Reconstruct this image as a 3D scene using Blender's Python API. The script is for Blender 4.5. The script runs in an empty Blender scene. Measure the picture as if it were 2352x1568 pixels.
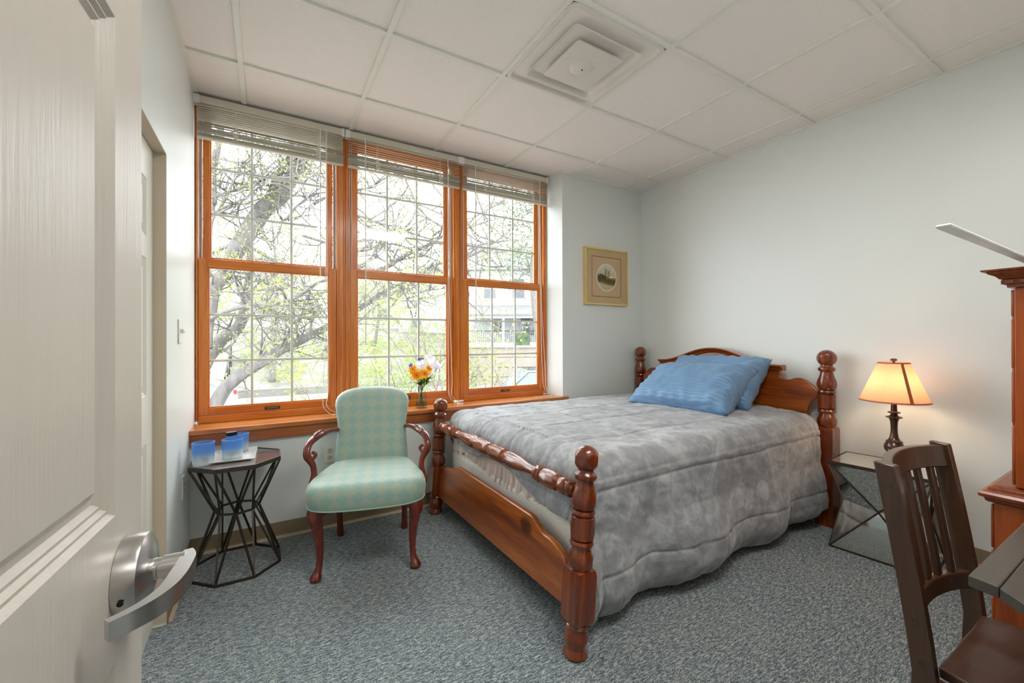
import bpy, bmesh, math, random
from mathutils import Vector, Matrix, noise as mnoise

PI = math.pi
C = bpy.context.scene.collection
SC = bpy.context.scene

# ------------------------------------------------------------------ camera, world, lights, exposure
cam_d = bpy.data.cameras.new('camera')
cam = bpy.data.objects.new('camera', cam_d)
C.objects.link(cam)
cam_d.sensor_width = 36.0
cam_d.lens = 954.87 / 2352 * 36.0
cam_d.shift_y = -7.9 / 2352
cam_d.clip_start = 0.02
cam_d.clip_end = 400
CR = Vector((0.86009413, -0.51012638, -0.00302633))
CU = Vector((0.00101772, -0.00421654, 0.99999059))
CF = Vector((0.51013434, 0.86008912, 0.00310746))
cam.matrix_world = Matrix(((CR.x, CU.x, -CF.x, 0), (CR.y, CU.y, -CF.y, 0), (CR.z, CU.z, -CF.z, 1.18), (0, 0, 0, 1)))
SC.camera = cam

SC.view_settings.view_transform = 'Standard'
SC.view_settings.look = 'None'
SC.view_settings.gamma = 1.0
SC.view_settings.use_curve_mapping = False
SC.view_settings.exposure = 0.68

world = bpy.data.worlds.new('overcast_sky')
SC.world = world
world.use_nodes = True
wn = world.node_tree.nodes
wl = world.node_tree.links
bg = wn['Background']
tc = wn.new('ShaderNodeTexCoord')
sep = wn.new('ShaderNodeSeparateXYZ')
ramp = wn.new('ShaderNodeValToRGB')
ramp.color_ramp.elements[0].position = 0.0
ramp.color_ramp.elements[0].color = (0.86, 0.90, 0.95, 1)
ramp.color_ramp.elements[1].position = 0.6
ramp.color_ramp.elements[1].color = (0.93, 0.97, 1.0, 1)
wl.new(tc.outputs['Generated'], sep.inputs[0])
wl.new(sep.outputs['Z'], ramp.inputs[0])
wl.new(ramp.outputs[0], bg.inputs['Color'])
bg.inputs['Strength'].default_value = 6.6

def area_light(name, loc, rot, sx, sy, energy, color=(1, 1, 1), portal=False):
    d = bpy.data.lights.new(name, 'AREA')
    d.shape = 'RECTANGLE'
    d.size, d.size_y = sx, sy
    d.energy = energy
    d.color = color
    o = bpy.data.objects.new(name, d)
    C.objects.link(o)
    o.location = loc
    o.rotation_euler = rot
    if portal:
        d.cycles.is_portal = True
    return o

area_light('window_portal', (0.9, 3.2, 1.62), (-PI / 2, 0, 0), 2.6, 2.0, 1, portal=True)
# added fill light in the corridor behind the viewpoint; no lamp is seen there
area_light('corridor_fill', (0.9, -1.3, 2.56), (0, 0, 0), 2.4, 0.9, 14, (1.0, 0.96, 0.9))
# added fill light above the desk, out of view; brightens the room
area_light('overhead_fill', (1.11, 0.444, 2.585), (0, 0, 0), 1.1, 0.5, 15, (1.0, 0.96, 0.9))

# ------------------------------------------------------------------ helpers
def link(o, parent=None):
    C.objects.link(o)
    if parent is not None:
        o.parent = parent
    return o

def tag(o, label=None, cat=None, group=None, kind=None):
    if label: o['label'] = label
    if cat: o['category'] = cat
    if group: o['group'] = group
    if kind: o['kind'] = kind
    return o

def thing(name, label, cat, loc=(0, 0, 0), rotz=0.0, group=None):
    o = bpy.data.objects.new(name, None)
    o.empty_display_size = 0.05
    C.objects.link(o)
    o.location = loc
    o.rotation_euler = (0, 0, rotz)
    return tag(o, label, cat, group)

def struct_empty(name, loc=(0, 0, 0)):
    o = bpy.data.objects.new(name, None)
    C.objects.link(o)
    o.location = loc
    o['kind'] = 'structure'
    return o

class MB:
    """collects shapes into one mesh"""
    def __init__(self):
        self.v = []
        self.f = []
    def add(self, vs, fs):
        n = len(self.v)
        self.v += [tuple(p) for p in vs]
        self.f += [tuple(i + n for i in q) for q in fs]
        return self
    def box(self, c, s, rot=None):
        x, y, z = s[0] / 2, s[1] / 2, s[2] / 2
        vs = [Vector(p) for p in ((-x, -y, -z), (x, -y, -z), (x, y, -z), (-x, y, -z), (-x, -y, z), (x, -y, z), (x, y, z), (-x, y, z))]
        if rot is not None:
            vs = [rot @ p for p in vs]
        c = Vector(c)
        return self.add([p + c for p in vs], [(0, 3, 2, 1), (4, 5, 6, 7), (0, 1, 5, 4), (1, 2, 6, 5), (2, 3, 7, 6), (3, 0, 4, 7)])
    def bx(self, x0, x1, y0, y1, z0, z1):
        return self.box(((x0 + x1) / 2, (y0 + y1) / 2, (z0 + z1) / 2), (x1 - x0, y1 - y0, z1 - z0))
    def rings(self, rings, cap0=True, cap1=True, closed=True):
        n = len(rings[0])
        vs = [p for r in rings for p in r]
        fs = []
        m = n if closed else n - 1
        for i in range(len(rings) - 1):
            for j in range(m):
                a, b = i * n + j, i * n + (j + 1) % n
                fs.append((a, b, b + n, a + n))
        if cap0: fs.append(tuple(range(n - 1, -1, -1)))
        if cap1: fs.append(tuple((len(rings) - 1) * n + j for j in range(n)))
        return self.add(vs, fs)
    def tube(self, pts, radii, seg=8, sq=None, up=Vector((0, 0, 1))):
        pts = [Vector(p) for p in pts]
        if not hasattr(radii, '__len__'): radii = [radii] * len(pts)
        rs = []
        prev = None
        for i, p in enumerate(pts):
            t = (pts[min(i + 1, len(pts) - 1)] - pts[max(i - 1, 0)])
            if t.length < 1e-9: t = Vector((0, 0, 1))
            t.normalize()
            if prev is None:
                a = up.cross(t)
                if a.length < 0.1: a = Vector((1, 0, 0)).cross(t)
            else:
                a = prev - t * prev.dot(t)
                if a.length < 1e-6: a = Vector((1, 0, 0)).cross(t)
            a.normalize()
            prev = a
            b = t.cross(a)
            r = radii[i]
            ra, rb = (r, r) if sq is None else (r * sq[0], r * sq[1])
            off = PI / 4 if seg == 4 else 0
            k = 1.41421 if seg == 4 else 1
            rs.append([p + a * (ra * k * math.cos(2 * PI * j / seg + off)) + b * (rb * k * math.sin(2 * PI * j / seg + off)) for j in range(seg)])
        return self.rings(rs)
    def lathe(self, prof, seg=28, base=Vector((0, 0, 0)), axis=Vector((0, 0, 1)), facets=(), square=False):
        """prof: (radius, height); facets: (h0, h1, limit, count, phase) flatten the turning into flat cuts"""
        axis = Vector(axis).normalized()
        a = Vector((1, 0, 0)) if abs(axis.x) < 0.7 else Vector((0, 1, 0))
        a = (a - axis * a.dot(axis)).normalized()
        b = axis.cross(a)
        base = Vector(base)
        rs = []
        for r, h in prof:
            ring = []
            for j in range(seg):
                t = 2 * PI * j / seg
                x, y = r * math.cos(t), r * math.sin(t)
                for h0, h1, lim, cnt, ph in facets:
                    if h0 <= h <= h1:
                        for k in range(cnt):
                            q = 2 * PI * k / cnt + ph
                            d = x * math.cos(q) + y * math.sin(q)
                            if d > lim:
                                x -= (d - lim) * math.cos(q)
                                y -= (d - lim) * math.sin(q)
                ring.append(base + axis * h + a * x + b * y)
            rs.append(ring)
        return self.rings(rs)
    def prism(self, poly, d0, d1, plane='xy'):
        """extrude a 2D outline; plane gives the outline's two axes, d0..d1 runs along the third"""
        def P(u, v, w):
            return {'xy': (u, v, w), 'xz': (u, w, v), 'yz': (w, u, v)}[plane]
        n = len(poly)
        vs = [P(u, v, d0) for u, v in poly] + [P(u, v, d1) for u, v in poly]
        fs = [tuple(range(n - 1, -1, -1)), tuple(range(n, 2 * n))]
        fs += [(i, (i + 1) % n, (i + 1) % n + n, i + n) for i in range(n)]
        return self.add(vs, fs)
    def build(self, name, mat, parent=None, smooth=40, bevel=0, seg=2, loc=None, sub=0):
        me = bpy.data.meshes.new(name)
        me.from_pydata([tuple(v) for v in self.v], [], self.f)
        bm = bmesh.new()
        bm.from_mesh(me)
        bmesh.ops.recalc_face_normals(bm, faces=bm.faces)
        bm.to_mesh(me)
        bm.free()
        if smooth:
            for p in me.polygons: p.use_smooth = True
            me.set_sharp_from_angle(angle=math.radians(smooth))
        me.materials.append(mat)
        o = bpy.data.objects.new(name, me)
        link(o, parent)
        if loc is not None: o.location = loc
        if bevel:
            m = o.modifiers.new('bevel', 'BEVEL')
            m.width = bevel
            m.segments = seg
            m.limit_method = 'ANGLE'
            m.angle_limit = math.radians(40)
        if sub:
            m = o.modifiers.new('sub', 'SUBSURF')
            m.levels = m.render_levels = sub
        return o

def bez(pts, n=8):
    """smooth Catmull-Rom path through the points"""
    P = [Vector(p) for p in pts]
    out = []
    for i in range(len(P) - 1):
        p0, p1, p2, p3 = P[max(i - 1, 0)], P[i], P[i + 1], P[min(i + 2, len(P) - 1)]
        for k in range(n):
            t = k / n
            out.append(0.5 * ((2 * p1) + (p2 - p0) * t + (2 * p0 - 5 * p1 + 4 * p2 - p3) * t * t + (3 * p1 - p0 - 3 * p2 + p3) * t ** 3))
    out.append(P[-1])
    return out

def lerp_list(vals, n):
    out = []
    for i in range(n):
        t = i / (n - 1) * (len(vals) - 1)
        k = min(int(t), len(vals) - 2)
        out.append(vals[k] + (vals[k + 1] - vals[k]) * (t - k))
    return out

# ------------------------------------------------------------------ materials
def new_mat(name):
    m = bpy.data.materials.new(name)
    m.use_nodes = True
    return m, m.node_tree.nodes, m.node_tree.links, m.node_tree.nodes['Principled BSDF']

def rgb(h):
    c = [int(h[i:i + 2], 16) / 255 for i in (0, 2, 4)]
    return tuple((x / 12.92 if x <= 0.04045 else ((x + 0.055) / 1.055) ** 2.4) for x in c) + (1,)

def coords(N, L, scale=(1, 1, 1), rot=(0, 0, 0)):
    t = N.new('ShaderNodeTexCoord')
    mp = N.new('ShaderNodeMapping')
    mp.inputs['Scale'].default_value = scale
    mp.inputs['Rotation'].default_value = rot
    L.new(t.outputs['Object'], mp.inputs['Vector'])
    return mp.outputs['Vector']

def noise_node(N, L, vec, scale, detail=3, rough=0.5, dist=0.0):
    n = N.new('ShaderNodeTexNoise')
    n.inputs['Scale'].default_value = scale
    n.inputs['Detail'].default_value = detail
    n.inputs['Roughness'].default_value = rough
    n.inputs['Distortion'].default_value = dist
    L.new(vec, n.inputs['Vector'])
    return n.outputs['Fac']

def ramp_node(N, L, fac, stops):
    r = N.new('ShaderNodeValToRGB')
    e = r.color_ramp.elements
    while len(e) < len(stops): e.new(0.5)
    for i, (p, c) in enumerate(stops):
        e[i].position = p
        e[i].color = c if len(c) == 4 else tuple(c) + (1,)
    L.new(fac, r.inputs[0])
    return r.outputs[0]

def bump_node(N, L, h, strength, dist, bsdf):
    b = N.new('ShaderNodeBump')
    b.inputs['Strength'].default_value = strength
    b.inputs['Distance'].default_value = dist
    L.new(h, b.inputs['Height'])
    L.new(b.outputs['Normal'], bsdf.inputs['Normal'])
    return b

def math_node(N, L, op, a, b=None, c=None):
    m = N.new('ShaderNodeMath')
    m.operation = op
    for i, x in enumerate((a, b, c)):
        if x is None: continue
        if isinstance(x, (int, float)): m.inputs[i].default_value = x
        else: L.new(x, m.inputs[i])
    return m.outputs[0]

def mix_col(N, L, fac, a, b, mode='MIX'):
    m = N.new('ShaderNodeMix')
    m.data_type = 'RGBA'
    m.blend_type = mode
    for sock, x in ((m.inputs['Factor'], fac), (m.inputs['A'], a), (m.inputs['B'], b)):
        if isinstance(x, (int, float)): sock.default_value = x
        elif isinstance(x, tuple): sock.default_value = x
        else: L.new(x, sock)
    return m.outputs['Result']

def plain(name, col, rough=0.5, metal=0.0, var=0.08, scale=6, bump=0.0, bscale=200, coat=0.0, spec=0.5, stretch=(1, 1, 1), sheen=0.0):
    m, N, L, B = new_mat(name)
    v = coords(N, L, stretch)
    f = noise_node(N, L, v, scale, 3)
    lo = tuple(c * (1 - var) for c in col[:3]) + (1,)
    hi = tuple(min(1, c * (1 + var)) for c in col[:3]) + (1,)
    L.new(ramp_node(N, L, f, [(0.3, lo), (0.7, hi)]), B.inputs['Base Color'])
    B.inputs['Roughness'].default_value = rough
    B.inputs['Metallic'].default_value = metal
    B.inputs['Specular IOR Level'].default_value = spec
    B.inputs['Coat Weight'].default_value = coat
    B.inputs['Sheen Weight'].default_value = sheen
    if bump:
        bump_node(N, L, noise_node(N, L, v, bscale, 2), bump, 0.002, B)
    return m

def wood(name, dark, mid, light, axis='x', rough=0.35, coat=0.3, scale=1.0, knots=False, contrast=1.0, bump=0.08):
    m, N, L, B = new_mat(name)
    s = {'x': (0.55, 7, 7), 'y': (7, 0.55, 7), 'z': (7, 7, 0.55)}[axis]
    v = coords(N, L, tuple(k * scale for k in s))
    w = noise_node(N, L, v, 2.2, 5, 0.62, 1.1)
    fine = noise_node(N, L, coords(N, L, tuple(k * scale for k in {'x': (3, 60, 60), 'y': (60, 3, 60), 'z': (60, 60, 3)}[axis])), 3.0, 3, 0.6)
    mixf = math_node(N, L, 'MULTIPLY_ADD', fine, 0.28, math_node(N, L, 'MULTIPLY', w, 0.78))
    c = ramp_node(N, L, mixf, [(0.5 - 0.17 / contrast, dark), (0.52, mid), (0.5 + 0.2 / contrast, light)])
    if knots:
        vo = N.new('ShaderNodeTexVoronoi')
        vo.inputs['Scale'].default_value = 3.4
        L.new(coords(N, L, {'x': (0.75, 1, 1), 'y': (1, 0.75, 1), 'z': (1, 1, 0.75)}[axis]), vo.inputs['Vector'])
        k = ramp_node(N, L, vo.outputs['Distance'], [(0.0, (1, 1, 1)), (0.10, (0.75, 0.75, 0.75)), (0.16, (0, 0, 0))])
        c = mix_col(N, L, k, c, tuple(x * 0.32 for x in dark[:3]) + (1,))
    L.new(c, B.inputs['Base Color'])
    B.inputs['Roughness'].default_value = rough
    B.inputs['Coat Weight'].default_value = coat
    B.inputs['Coat Roughness'].default_value = 0.15
    bump_node(N, L, fine, bump, 0.001, B)
    return m

M = {}
M['wall'] = plain('wall_paint', (0.75, 0.785, 0.765), 0.42, var=0.012, scale=2, bump=0.06, bscale=160)
M['tile'] = plain('ceiling_tile', (0.88, 0.845, 0.80), 0.9, var=0.03, scale=150, bump=0.25, bscale=260)
M['tbar'] = plain('white_grid_metal', (0.80, 0.81, 0.735), 0.45, var=0.02)
M['grille'] = plain('greige_grille', (0.74, 0.71, 0.65), 0.5, var=0.03)
M['beige'] = plain('beige_door_paint', (0.70, 0.635, 0.53), 0.38, var=0.02, scale=4)
M['jamb'] = plain('beige_jamb_paint', (0.58, 0.50, 0.385), 0.45, var=0.02, scale=4)
M['closet_paint'] = plain('closet_door_paint', (0.74, 0.73, 0.64), 0.4, var=0.02, scale=4)
M['vinyl'] = plain('tan_vinyl', (0.27, 0.205, 0.125), 0.5, var=0.04)
M['vinyl_toe'] = plain('tan_vinyl_toe', (0.50, 0.39, 0.27), 0.5, var=0.04)
M['white_plastic'] = plain('white_plastic', (0.80, 0.79, 0.75), 0.35, var=0.01)
M['blind'] = plain('blind_ivory', (0.66, 0.62, 0.52), 0.4, var=0.03, spec=0.4)
M['cord'] = plain('white_cord', (0.82, 0.79, 0.72), 0.7, var=0.03)
M['nickel'] = plain('satin_nickel', (0.55, 0.54, 0.53), 0.28, 1.0, var=0.04, scale=30, stretch=(1, 1, 8))
M['dark_metal'] = plain('dark_bronze_metal', (0.075, 0.062, 0.048), 0.42, 0.75, var=0.15, scale=40)
M['black_metal'] = plain('black_metal', (0.02, 0.018, 0.016), 0.4, 0.6)
M['bronze'] = plain('aged_bronze', (0.085, 0.05, 0.032), 0.3, 0.55, var=0.2, scale=20, coat=0.3)
M['brass'] = plain('brass_latch', (0.10, 0.075, 0.05), 0.35, 0.8)
M['vent_white'] = plain('vent_enamel', (0.74, 0.715, 0.64), 0.35, var=0.02)
M['vent_dark'] = plain('vent_throat_shade', (0.10, 0.088, 0.055), 0.6, var=0.1)  # shade deep in the vent recess, put into a dark base colour
M['window_wood_v'] = wood('window_fir_upright', rgb('a8520c'), rgb('d07218'), rgb('de8c34'), 'z', 0.33, 0.35, 1.3)
M['window_wood_h'] = wood('window_fir_rail', rgb('a8520c'), rgb('d07218'), rgb('de8c34'), 'x', 0.33, 0.35, 1.3)
M['sill_wood'] = wood('sill_fir', rgb('94501c'), rgb('ba6e30'), rgb('cc884e'), 'x', 0.28, 0.5, 1.2)
M['apron_wood'] = wood('apron_fir', rgb('7c3f1b'), rgb('9d5527'), rgb('b06a38'), 'x', 0.35, 0.3, 1.2)
M['pine_y'] = wood('stained_pine_board', rgb('642a08'), rgb('9c4e14'), rgb('bc7028'), 'y', 0.3, 0.5, 1.0, knots=True)
M['pine_head'] = wood('stained_pine_headboard', rgb('602708'), rgb('944612'), rgb('b26022'), 'y', 0.3, 0.5, 1.0, knots=True)
M['pine_z'] = wood('stained_pine_post', rgb('421804'), rgb('722e08'), rgb('964a16'), 'z', 0.24, 0.6, 1.0)
M['pine_rail'] = wood('stained_pine_turning', rgb('461b04'), rgb('7c380c'), rgb('a0551c'), 'y', 0.24, 0.6, 1.2)
M['cherry'] = wood('cherry_veneer', rgb('602604'), rgb('893a06'), rgb('a24c0e'), 'z', 0.32, 0.35, 0.9)
M['cherry_trim'] = wood('cherry_moulding', rgb('4c1e08'), rgb('7a3610'), rgb('95501e'), 'x', 0.35, 0.3, 1.2)
M['mahogany'] = wood('mahogany', rgb('43140a'), rgb('6b2413'), rgb('84361f'), 'z', 0.25, 0.55, 1.5)
M['espresso'] = wood('espresso_wood', rgb('2a1b10'), rgb('422a1a'), rgb('503521'), 'z', 0.33, 0.3, 1.2, contrast=0.8)
M['espresso_seat'] = wood('espresso_seat_wood', rgb('2b1a10'), rgb('42271a'), rgb('513322'), 'x', 0.4, 0.25, 1.0, contrast=0.8)
M['desk_top'] = wood('charcoal_laminate', rgb('37332d'), rgb('464139'), rgb('524c43'), 'x', 0.42, 0.1, 0.8, contrast=0.7)
M['mirror'] = plain('smoked_mirror', (0.74, 0.74, 0.70), 0.05, 1.0, var=0.02)
M['mirror_top'] = plain('mirror_top_glass', (0.86, 0.85, 0.83), 0.06, 1.0, var=0.02)
M['table_top'] = plain('antique_mirror', (0.70, 0.66, 0.66), 0.12, 0.9, var=0.1, scale=14)
M['knit'] = plain('white_knit', (0.76, 0.73, 0.67), 0.9, var=0.22, scale=130, bump=0.7, bscale=150, stretch=(1, 1, 1.6))
M['sheet'] = plain('blush_sheet', (0.74, 0.61, 0.55), 0.75, var=0.05, scale=10, bump=0.15, bscale=60)
M['gold'] = plain('gilt_frame', (0.80, 0.60, 0.24), 0.4, 0.45, var=0.08)
M['mat_outer'] = plain('tan_mat_board', (0.56, 0.42, 0.235), 0.9, var=0.03)
M['mat_inner'] = plain('peach_mat_board', (0.60, 0.42, 0.25), 0.9, var=0.03)
M['mat_line'] = plain('rust_mat_line', (0.26, 0.10, 0.045), 0.8)
M['paper'] = plain('white_paper', (0.82, 0.80, 0.72), 0.8)
M['ink'] = plain('brown_ink', (0.09, 0.06, 0.03), 0.9)
M['led'] = plain('white_lamp_enamel', (0.82, 0.82, 0.84), 0.3)
M['porcelain'] = plain('white_marbled_tray', (0.80, 0.79, 0.76), 0.2, var=0.12, scale=22, coat=0.4)
M['corridor'] = plain('corridor_paint', (0.72, 0.70, 0.65), 0.6, var=0.02)

def carpet():
    m, N, L, B = new_mat('heather_carpet')
    v = coords(N, L, (42, 150, 90), (0, 0, math.radians(14)))
    a = noise_node(N, L, v, 1.0, 4, 0.7, 0.6)
    v2 = coords(N, L, (190, 300, 220), (0, 0, math.radians(14)))
    b = noise_node(N, L, v2, 1.0, 2, 0.6)
    big = noise_node(N, L, coords(N, L), 1.4, 2)
    f = math_node(N, L, 'MULTIPLY_ADD', b, 0.5, math_node(N, L, 'MULTIPLY', a, 0.6))
    c = ramp_node(N, L, f, [(0.36, rgb('12191e')), (0.465, rgb('3e4c54')), (0.55, rgb('727e85')), (0.65, rgb('c8cac4'))])
    c = mix_col(N, L, 0.12, c, ramp_node(N, L, big, [(0.35, rgb('4c626e')), (0.65, rgb('7c8480'))]))
    L.new(c, B.inputs['Base Color'])
    B.inputs['Roughness'].default_value = 0.95
    B.inputs['Specular IOR Level'].default_value = 0.1
    B.inputs['Sheen Weight'].default_value = 0.15
    bump_node(N, L, f, 0.8, 0.006, B)
    return m
M['carpet'] = carpet()

def velvet():
    m, N, L, B = new_mat('grey_plush')
    v = coords(N, L)
    a = noise_node(N, L, v, 5.5, 5, 0.62, 1.2)
    b = noise_node(N, L, coords(N, L, (1, 1, 1), (0.4, 0.2, 0.6)), 17, 3, 0.6, 0.8)
    f = math_node(N, L, 'MULTIPLY_ADD', b, 0.35, math_node(N, L, 'MULTIPLY', a, 0.72))
    c = ramp_node(N, L, f, [(0.38, rgb('818286')), (0.52, rgb('929498')), (0.66, rgb('b0b2b5'))])
    L.new(c, B.inputs['Base Color'])
    B.inputs['Roughness'].default_value = 0.8
    B.inputs['Sheen Weight'].default_value = 0.35
    B.inputs['Sheen Roughness'].default_value = 0.4
    bump_node(N, L, b, 0.25, 0.01, B)
    return m
M['velvet'] = velvet()

def pillow_mat():
    m, N, L, B = new_mat('blue_striped_cotton')
    v = coords(N, L)
    sepn = N.new('ShaderNodeSeparateXYZ')
    L.new(v, sepn.inputs[0])
    s = math_node(N, L, 'SINE', math_node(N, L, 'MULTIPLY', sepn.outputs['X'], 2 * PI / 0.021))
    k = ramp_node(N, L, math_node(N, L, 'MULTIPLY_ADD', s, 0.5, 0.5), [(0.40, rgb('5c81a6')), (0.60, rgb('6c92b6'))])
    n = noise_node(N, L, v, 7, 4, 0.6)
    L.new(mix_col(N, L, 0.25, k, ramp_node(N, L, n, [(0.3, rgb('4c7399')), (0.7, rgb('86a6c4'))])), B.inputs['Base Color'])
    B.inputs['Roughness'].default_value = 0.6
    B.inputs['Sheen Weight'].default_value = 0.15
    bump_node(N, L, noise_node(N, L, coords(N, L, (14, 4, 10)), 1.0, 4, 0.6, 1.5), 0.35, 0.02, B)
    return m
M['pillow'] = pillow_mat()

def damask():
    m, N, L, B = new_mat('teal_diamond_damask')
    v = coords(N, L)
    s = N.new('ShaderNodeSeparateXYZ')
    L.new(v, s.inputs[0])
    u = math_node(N, L, 'DIVIDE', s.outputs['X'], 0.072)
    w = math_node(N, L, 'DIVIDE', math_node(N, L, 'MULTIPLY_ADD', s.outputs['Y'], 0.85, s.outputs['Z']), 0.078)
    a = math_node(N, L, 'ADD', u, w)
    b = math_node(N, L, 'SUBTRACT', u, w)
    par = math_node(N, L, 'FLOORED_MODULO', math_node(N, L, 'ADD', math_node(N, L, 'FLOOR', a), math_node(N, L, 'FLOOR', b)), 2.0)
    fa, fb = math_node(N, L, 'FRACT', a), math_node(N, L, 'FRACT', b)
    def edge(x):
        return math_node(N, L, 'ABSOLUTE', math_node(N, L, 'SUBTRACT', x, 0.5))
    ed = math_node(N, L, 'MAXIMUM', edge(fa), edge(fb))
    line = ramp_node(N, L, ed, [(0.452, (0, 0, 0)), (0.47, (1, 1, 1))])
    # fan sprig inside every other diamond
    p, q = math_node(N, L, 'SUBTRACT', fa, 0.12), math_node(N, L, 'SUBTRACT', 0.88, fb)
    ang = math_node(N, L, 'ARCTAN2', p, q)
    rad = math_node(N, L, 'SQRT', math_node(N, L, 'ADD', math_node(N, L, 'MULTIPLY', p, p), math_node(N, L, 'MULTIPLY', q, q)))
    fan = math_node(N, L, 'SINE', math_node(N, L, 'MULTIPLY', ang, 21.0))
    arc = math_node(N, L, 'SINE', math_node(N, L, 'MULTIPLY', rad, 26.0))
    mot = ramp_node(N, L, math_node(N, L, 'MAXIMUM', fan, arc), [(0.72, (0, 0, 0)), (0.9, (1, 1, 1))])
    mot = math_node(N, L, 'MULTIPLY', mot, math_node(N, L, 'LESS_THAN', ed, 0.40))
    teal = rgb('8eafa8')
    pale = rgb('9ab5ac')
    gold = rgb('b5ab82')
    base = mix_col(N, L, par, teal, pale)
    g = math_node(N, L, 'MULTIPLY', mot, math_node(N, L, 'MULTIPLY', par, 0.65))
    base = mix_col(N, L, math_node(N, L, 'MAXIMUM', g, math_node(N, L, 'MULTIPLY', line, 0.65)), base, gold)
    L.new(base, B.inputs['Base Color'])
    B.inputs['Roughness'].default_value = 0.5
    B.inputs['Sheen Weight'].default_value = 0.3
    bump_node(N, L, noise_node(N, L, v, 420, 2), 0.2, 0.002, B)
    return m
M['damask'] = damask()
M['welt'] = plain('teal_welt', rgb('93b5a6'), 0.6, var=0.03)

def beige_grain(name, col, axis='z'):
    m, N, L, B = new_mat(name)
    v = coords(N, L, (16, 16, 1.3) if axis == 'z' else (1.3, 1.3, 16))
    a = noise_node(N, L, v, 1.3, 6, 0.65, 2.2)
    fine = noise_node(N, L, coords(N, L, (160, 160, 5)), 1.2, 2)
    L.new(ramp_node(N, L, a, [(0.3, tuple(c * 0.985 for c in col) + (1,)), (0.7, tuple(col) + (1,))]), B.inputs['Base Color'])
    B.inputs['Roughness'].default_value = 0.36
    bump_node(N, L, math_node(N, L, 'MULTIPLY_ADD', fine, 0.35, a), 0.35, 0.004, B)
    return m
M['door_grain'] = beige_grain('beige_embossed_door', (0.51, 0.475, 0.43))
M['closet_grain'] = beige_grain('pale_embossed_door', (0.74, 0.73, 0.65))

def glass_thin(name, tint=(0.97, 0.985, 0.98), refl=0.09):
    """window glazing: clear sheet with a fresnel reflection"""
    m, N, L, B = new_mat(name)
    N.remove(B)
    out = N['Material Output']
    t = N.new('ShaderNodeBsdfTransparent')
    t.inputs[0].default_value = tuple(tint) + (1,)
    g = N.new('ShaderNodeBsdfGlossy')
    g.inputs['Roughness'].default_value = 0.02
    lw = N.new('ShaderNodeLayerWeight')
    lw.inputs['Blend'].default_value = 0.5
    mx = N.new('ShaderNodeMixShader')
    f = math_node(N, L, 'MULTIPLY', math_node(N, L, 'MULTIPLY_ADD', math_node(N, L, 'POWER', lw.outputs['Facing'], 5.0), 0.96, 0.04), refl * 10)
    nz = noise_node(N, L, coords(N, L), 3.0, 2)
    f = math_node(N, L, 'MULTIPLY', f, math_node(N, L, 'MULTIPLY_ADD', nz, 0.2, 0.9))
    L.new(f, mx.inputs[0])
    L.new(t.outputs[0], mx.inputs[1])
    L.new(g.outputs[0], mx.inputs[2])
    L.new(mx.outputs[0], out.inputs[0])
    return m
M['pane'] = glass_thin('window_glass')
M['vase_glass'] = glass_thin('clear_vase_glass', (0.93, 0.97, 0.93), 0.1)

def frosted_blue():
    """frosted tumblers: blue at the rim fading to a clear foot"""
    m, N, L, B = new_mat('frosted_blue_glass')
    v = coords(N, L)
    s = N.new('ShaderNodeSeparateXYZ')
    L.new(v, s.inputs[0])
    n = noise_node(N, L, v, 20, 2)
    z = math_node(N, L, 'MULTIPLY_ADD', n, 0.012, s.outputs['Z'])
    c = ramp_node(N, L, math_node(N, L, 'DIVIDE', z, 0.10), [(0.25, rgb('f6faf8')), (0.5, rgb('d2e6f6')), (0.68, rgb('94c4f6')), (1.0, rgb('8ec0f6'))])
    L.new(c, B.inputs['Base Color'])
    B.inputs['Roughness'].default_value = 0.4
    B.inputs['Transmission Weight'].default_value = 0.7
    B.inputs['IOR'].default_value = 1.2
    return m
M['frost'] = frosted_blue()
M['blue_glass'] = plain('blue_glass_body', rgb('4f8ad2'), 0.25, var=0.1)

def shade_mat():
    m, N, L, B = new_mat('cream_lamp_shade')
    N.remove(B)
    out = N['Material Output']
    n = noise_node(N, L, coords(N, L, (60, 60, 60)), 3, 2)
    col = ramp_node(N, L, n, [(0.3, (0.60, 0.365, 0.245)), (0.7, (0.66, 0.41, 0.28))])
    d = N.new('ShaderNodeBsdfDiffuse')
    t = N.new('ShaderNodeBsdfTranslucent')
    L.new(col, d.inputs[0])
    L.new(col, t.inputs[0])
    mx = N.new('ShaderNodeMixShader')
    mx.inputs[0].default_value = 0.5
    L.new(d.outputs[0], mx.inputs[1])
    L.new(t.outputs[0], mx.inputs[2])
    L.new(mx.outputs[0], out.inputs[0])
    return m
M['shade'] = shade_mat()
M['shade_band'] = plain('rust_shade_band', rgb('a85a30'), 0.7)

def leaf_mat(name, a, b, scale=3.0):
    m, N, L, B = new_mat(name)
    N.remove(B)
    out = N['Material Output']
    col = ramp_node(N, L, noise_node(N, L, coords(N, L), scale, 2), [(0.35, a), (0.65, b)])
    d = N.new('ShaderNodeBsdfDiffuse')
    t = N.new('ShaderNodeBsdfTranslucent')
    L.new(col, d.inputs[0])
    L.new(col, t.inputs[0])
    mx = N.new('ShaderNodeMixShader')
    mx.inputs[0].default_value = 0.4
    L.new(d.outputs[0], mx.inputs[1])
    L.new(t.outputs[0], mx.inputs[2])
    L.new(mx.outputs[0], out.inputs[0])
    return m
M['leaf_young'] = leaf_mat('young_leaf', rgb('7f8d45'), rgb('a3ae66'))
M['leaf_mid'] = leaf_mat('spring_leaf', rgb('758f4a'), rgb('98aa66'))
M['leaf_dark'] = leaf_mat('evergreen_leaf', rgb('485a42'), rgb('6c7c5c'))
M['bark'] = plain('grey_bark', (0.12, 0.108, 0.102), 0.9, var=0.3, scale=14, bump=0.6, bscale=40, stretch=(1, 1, 0.4))
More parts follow.
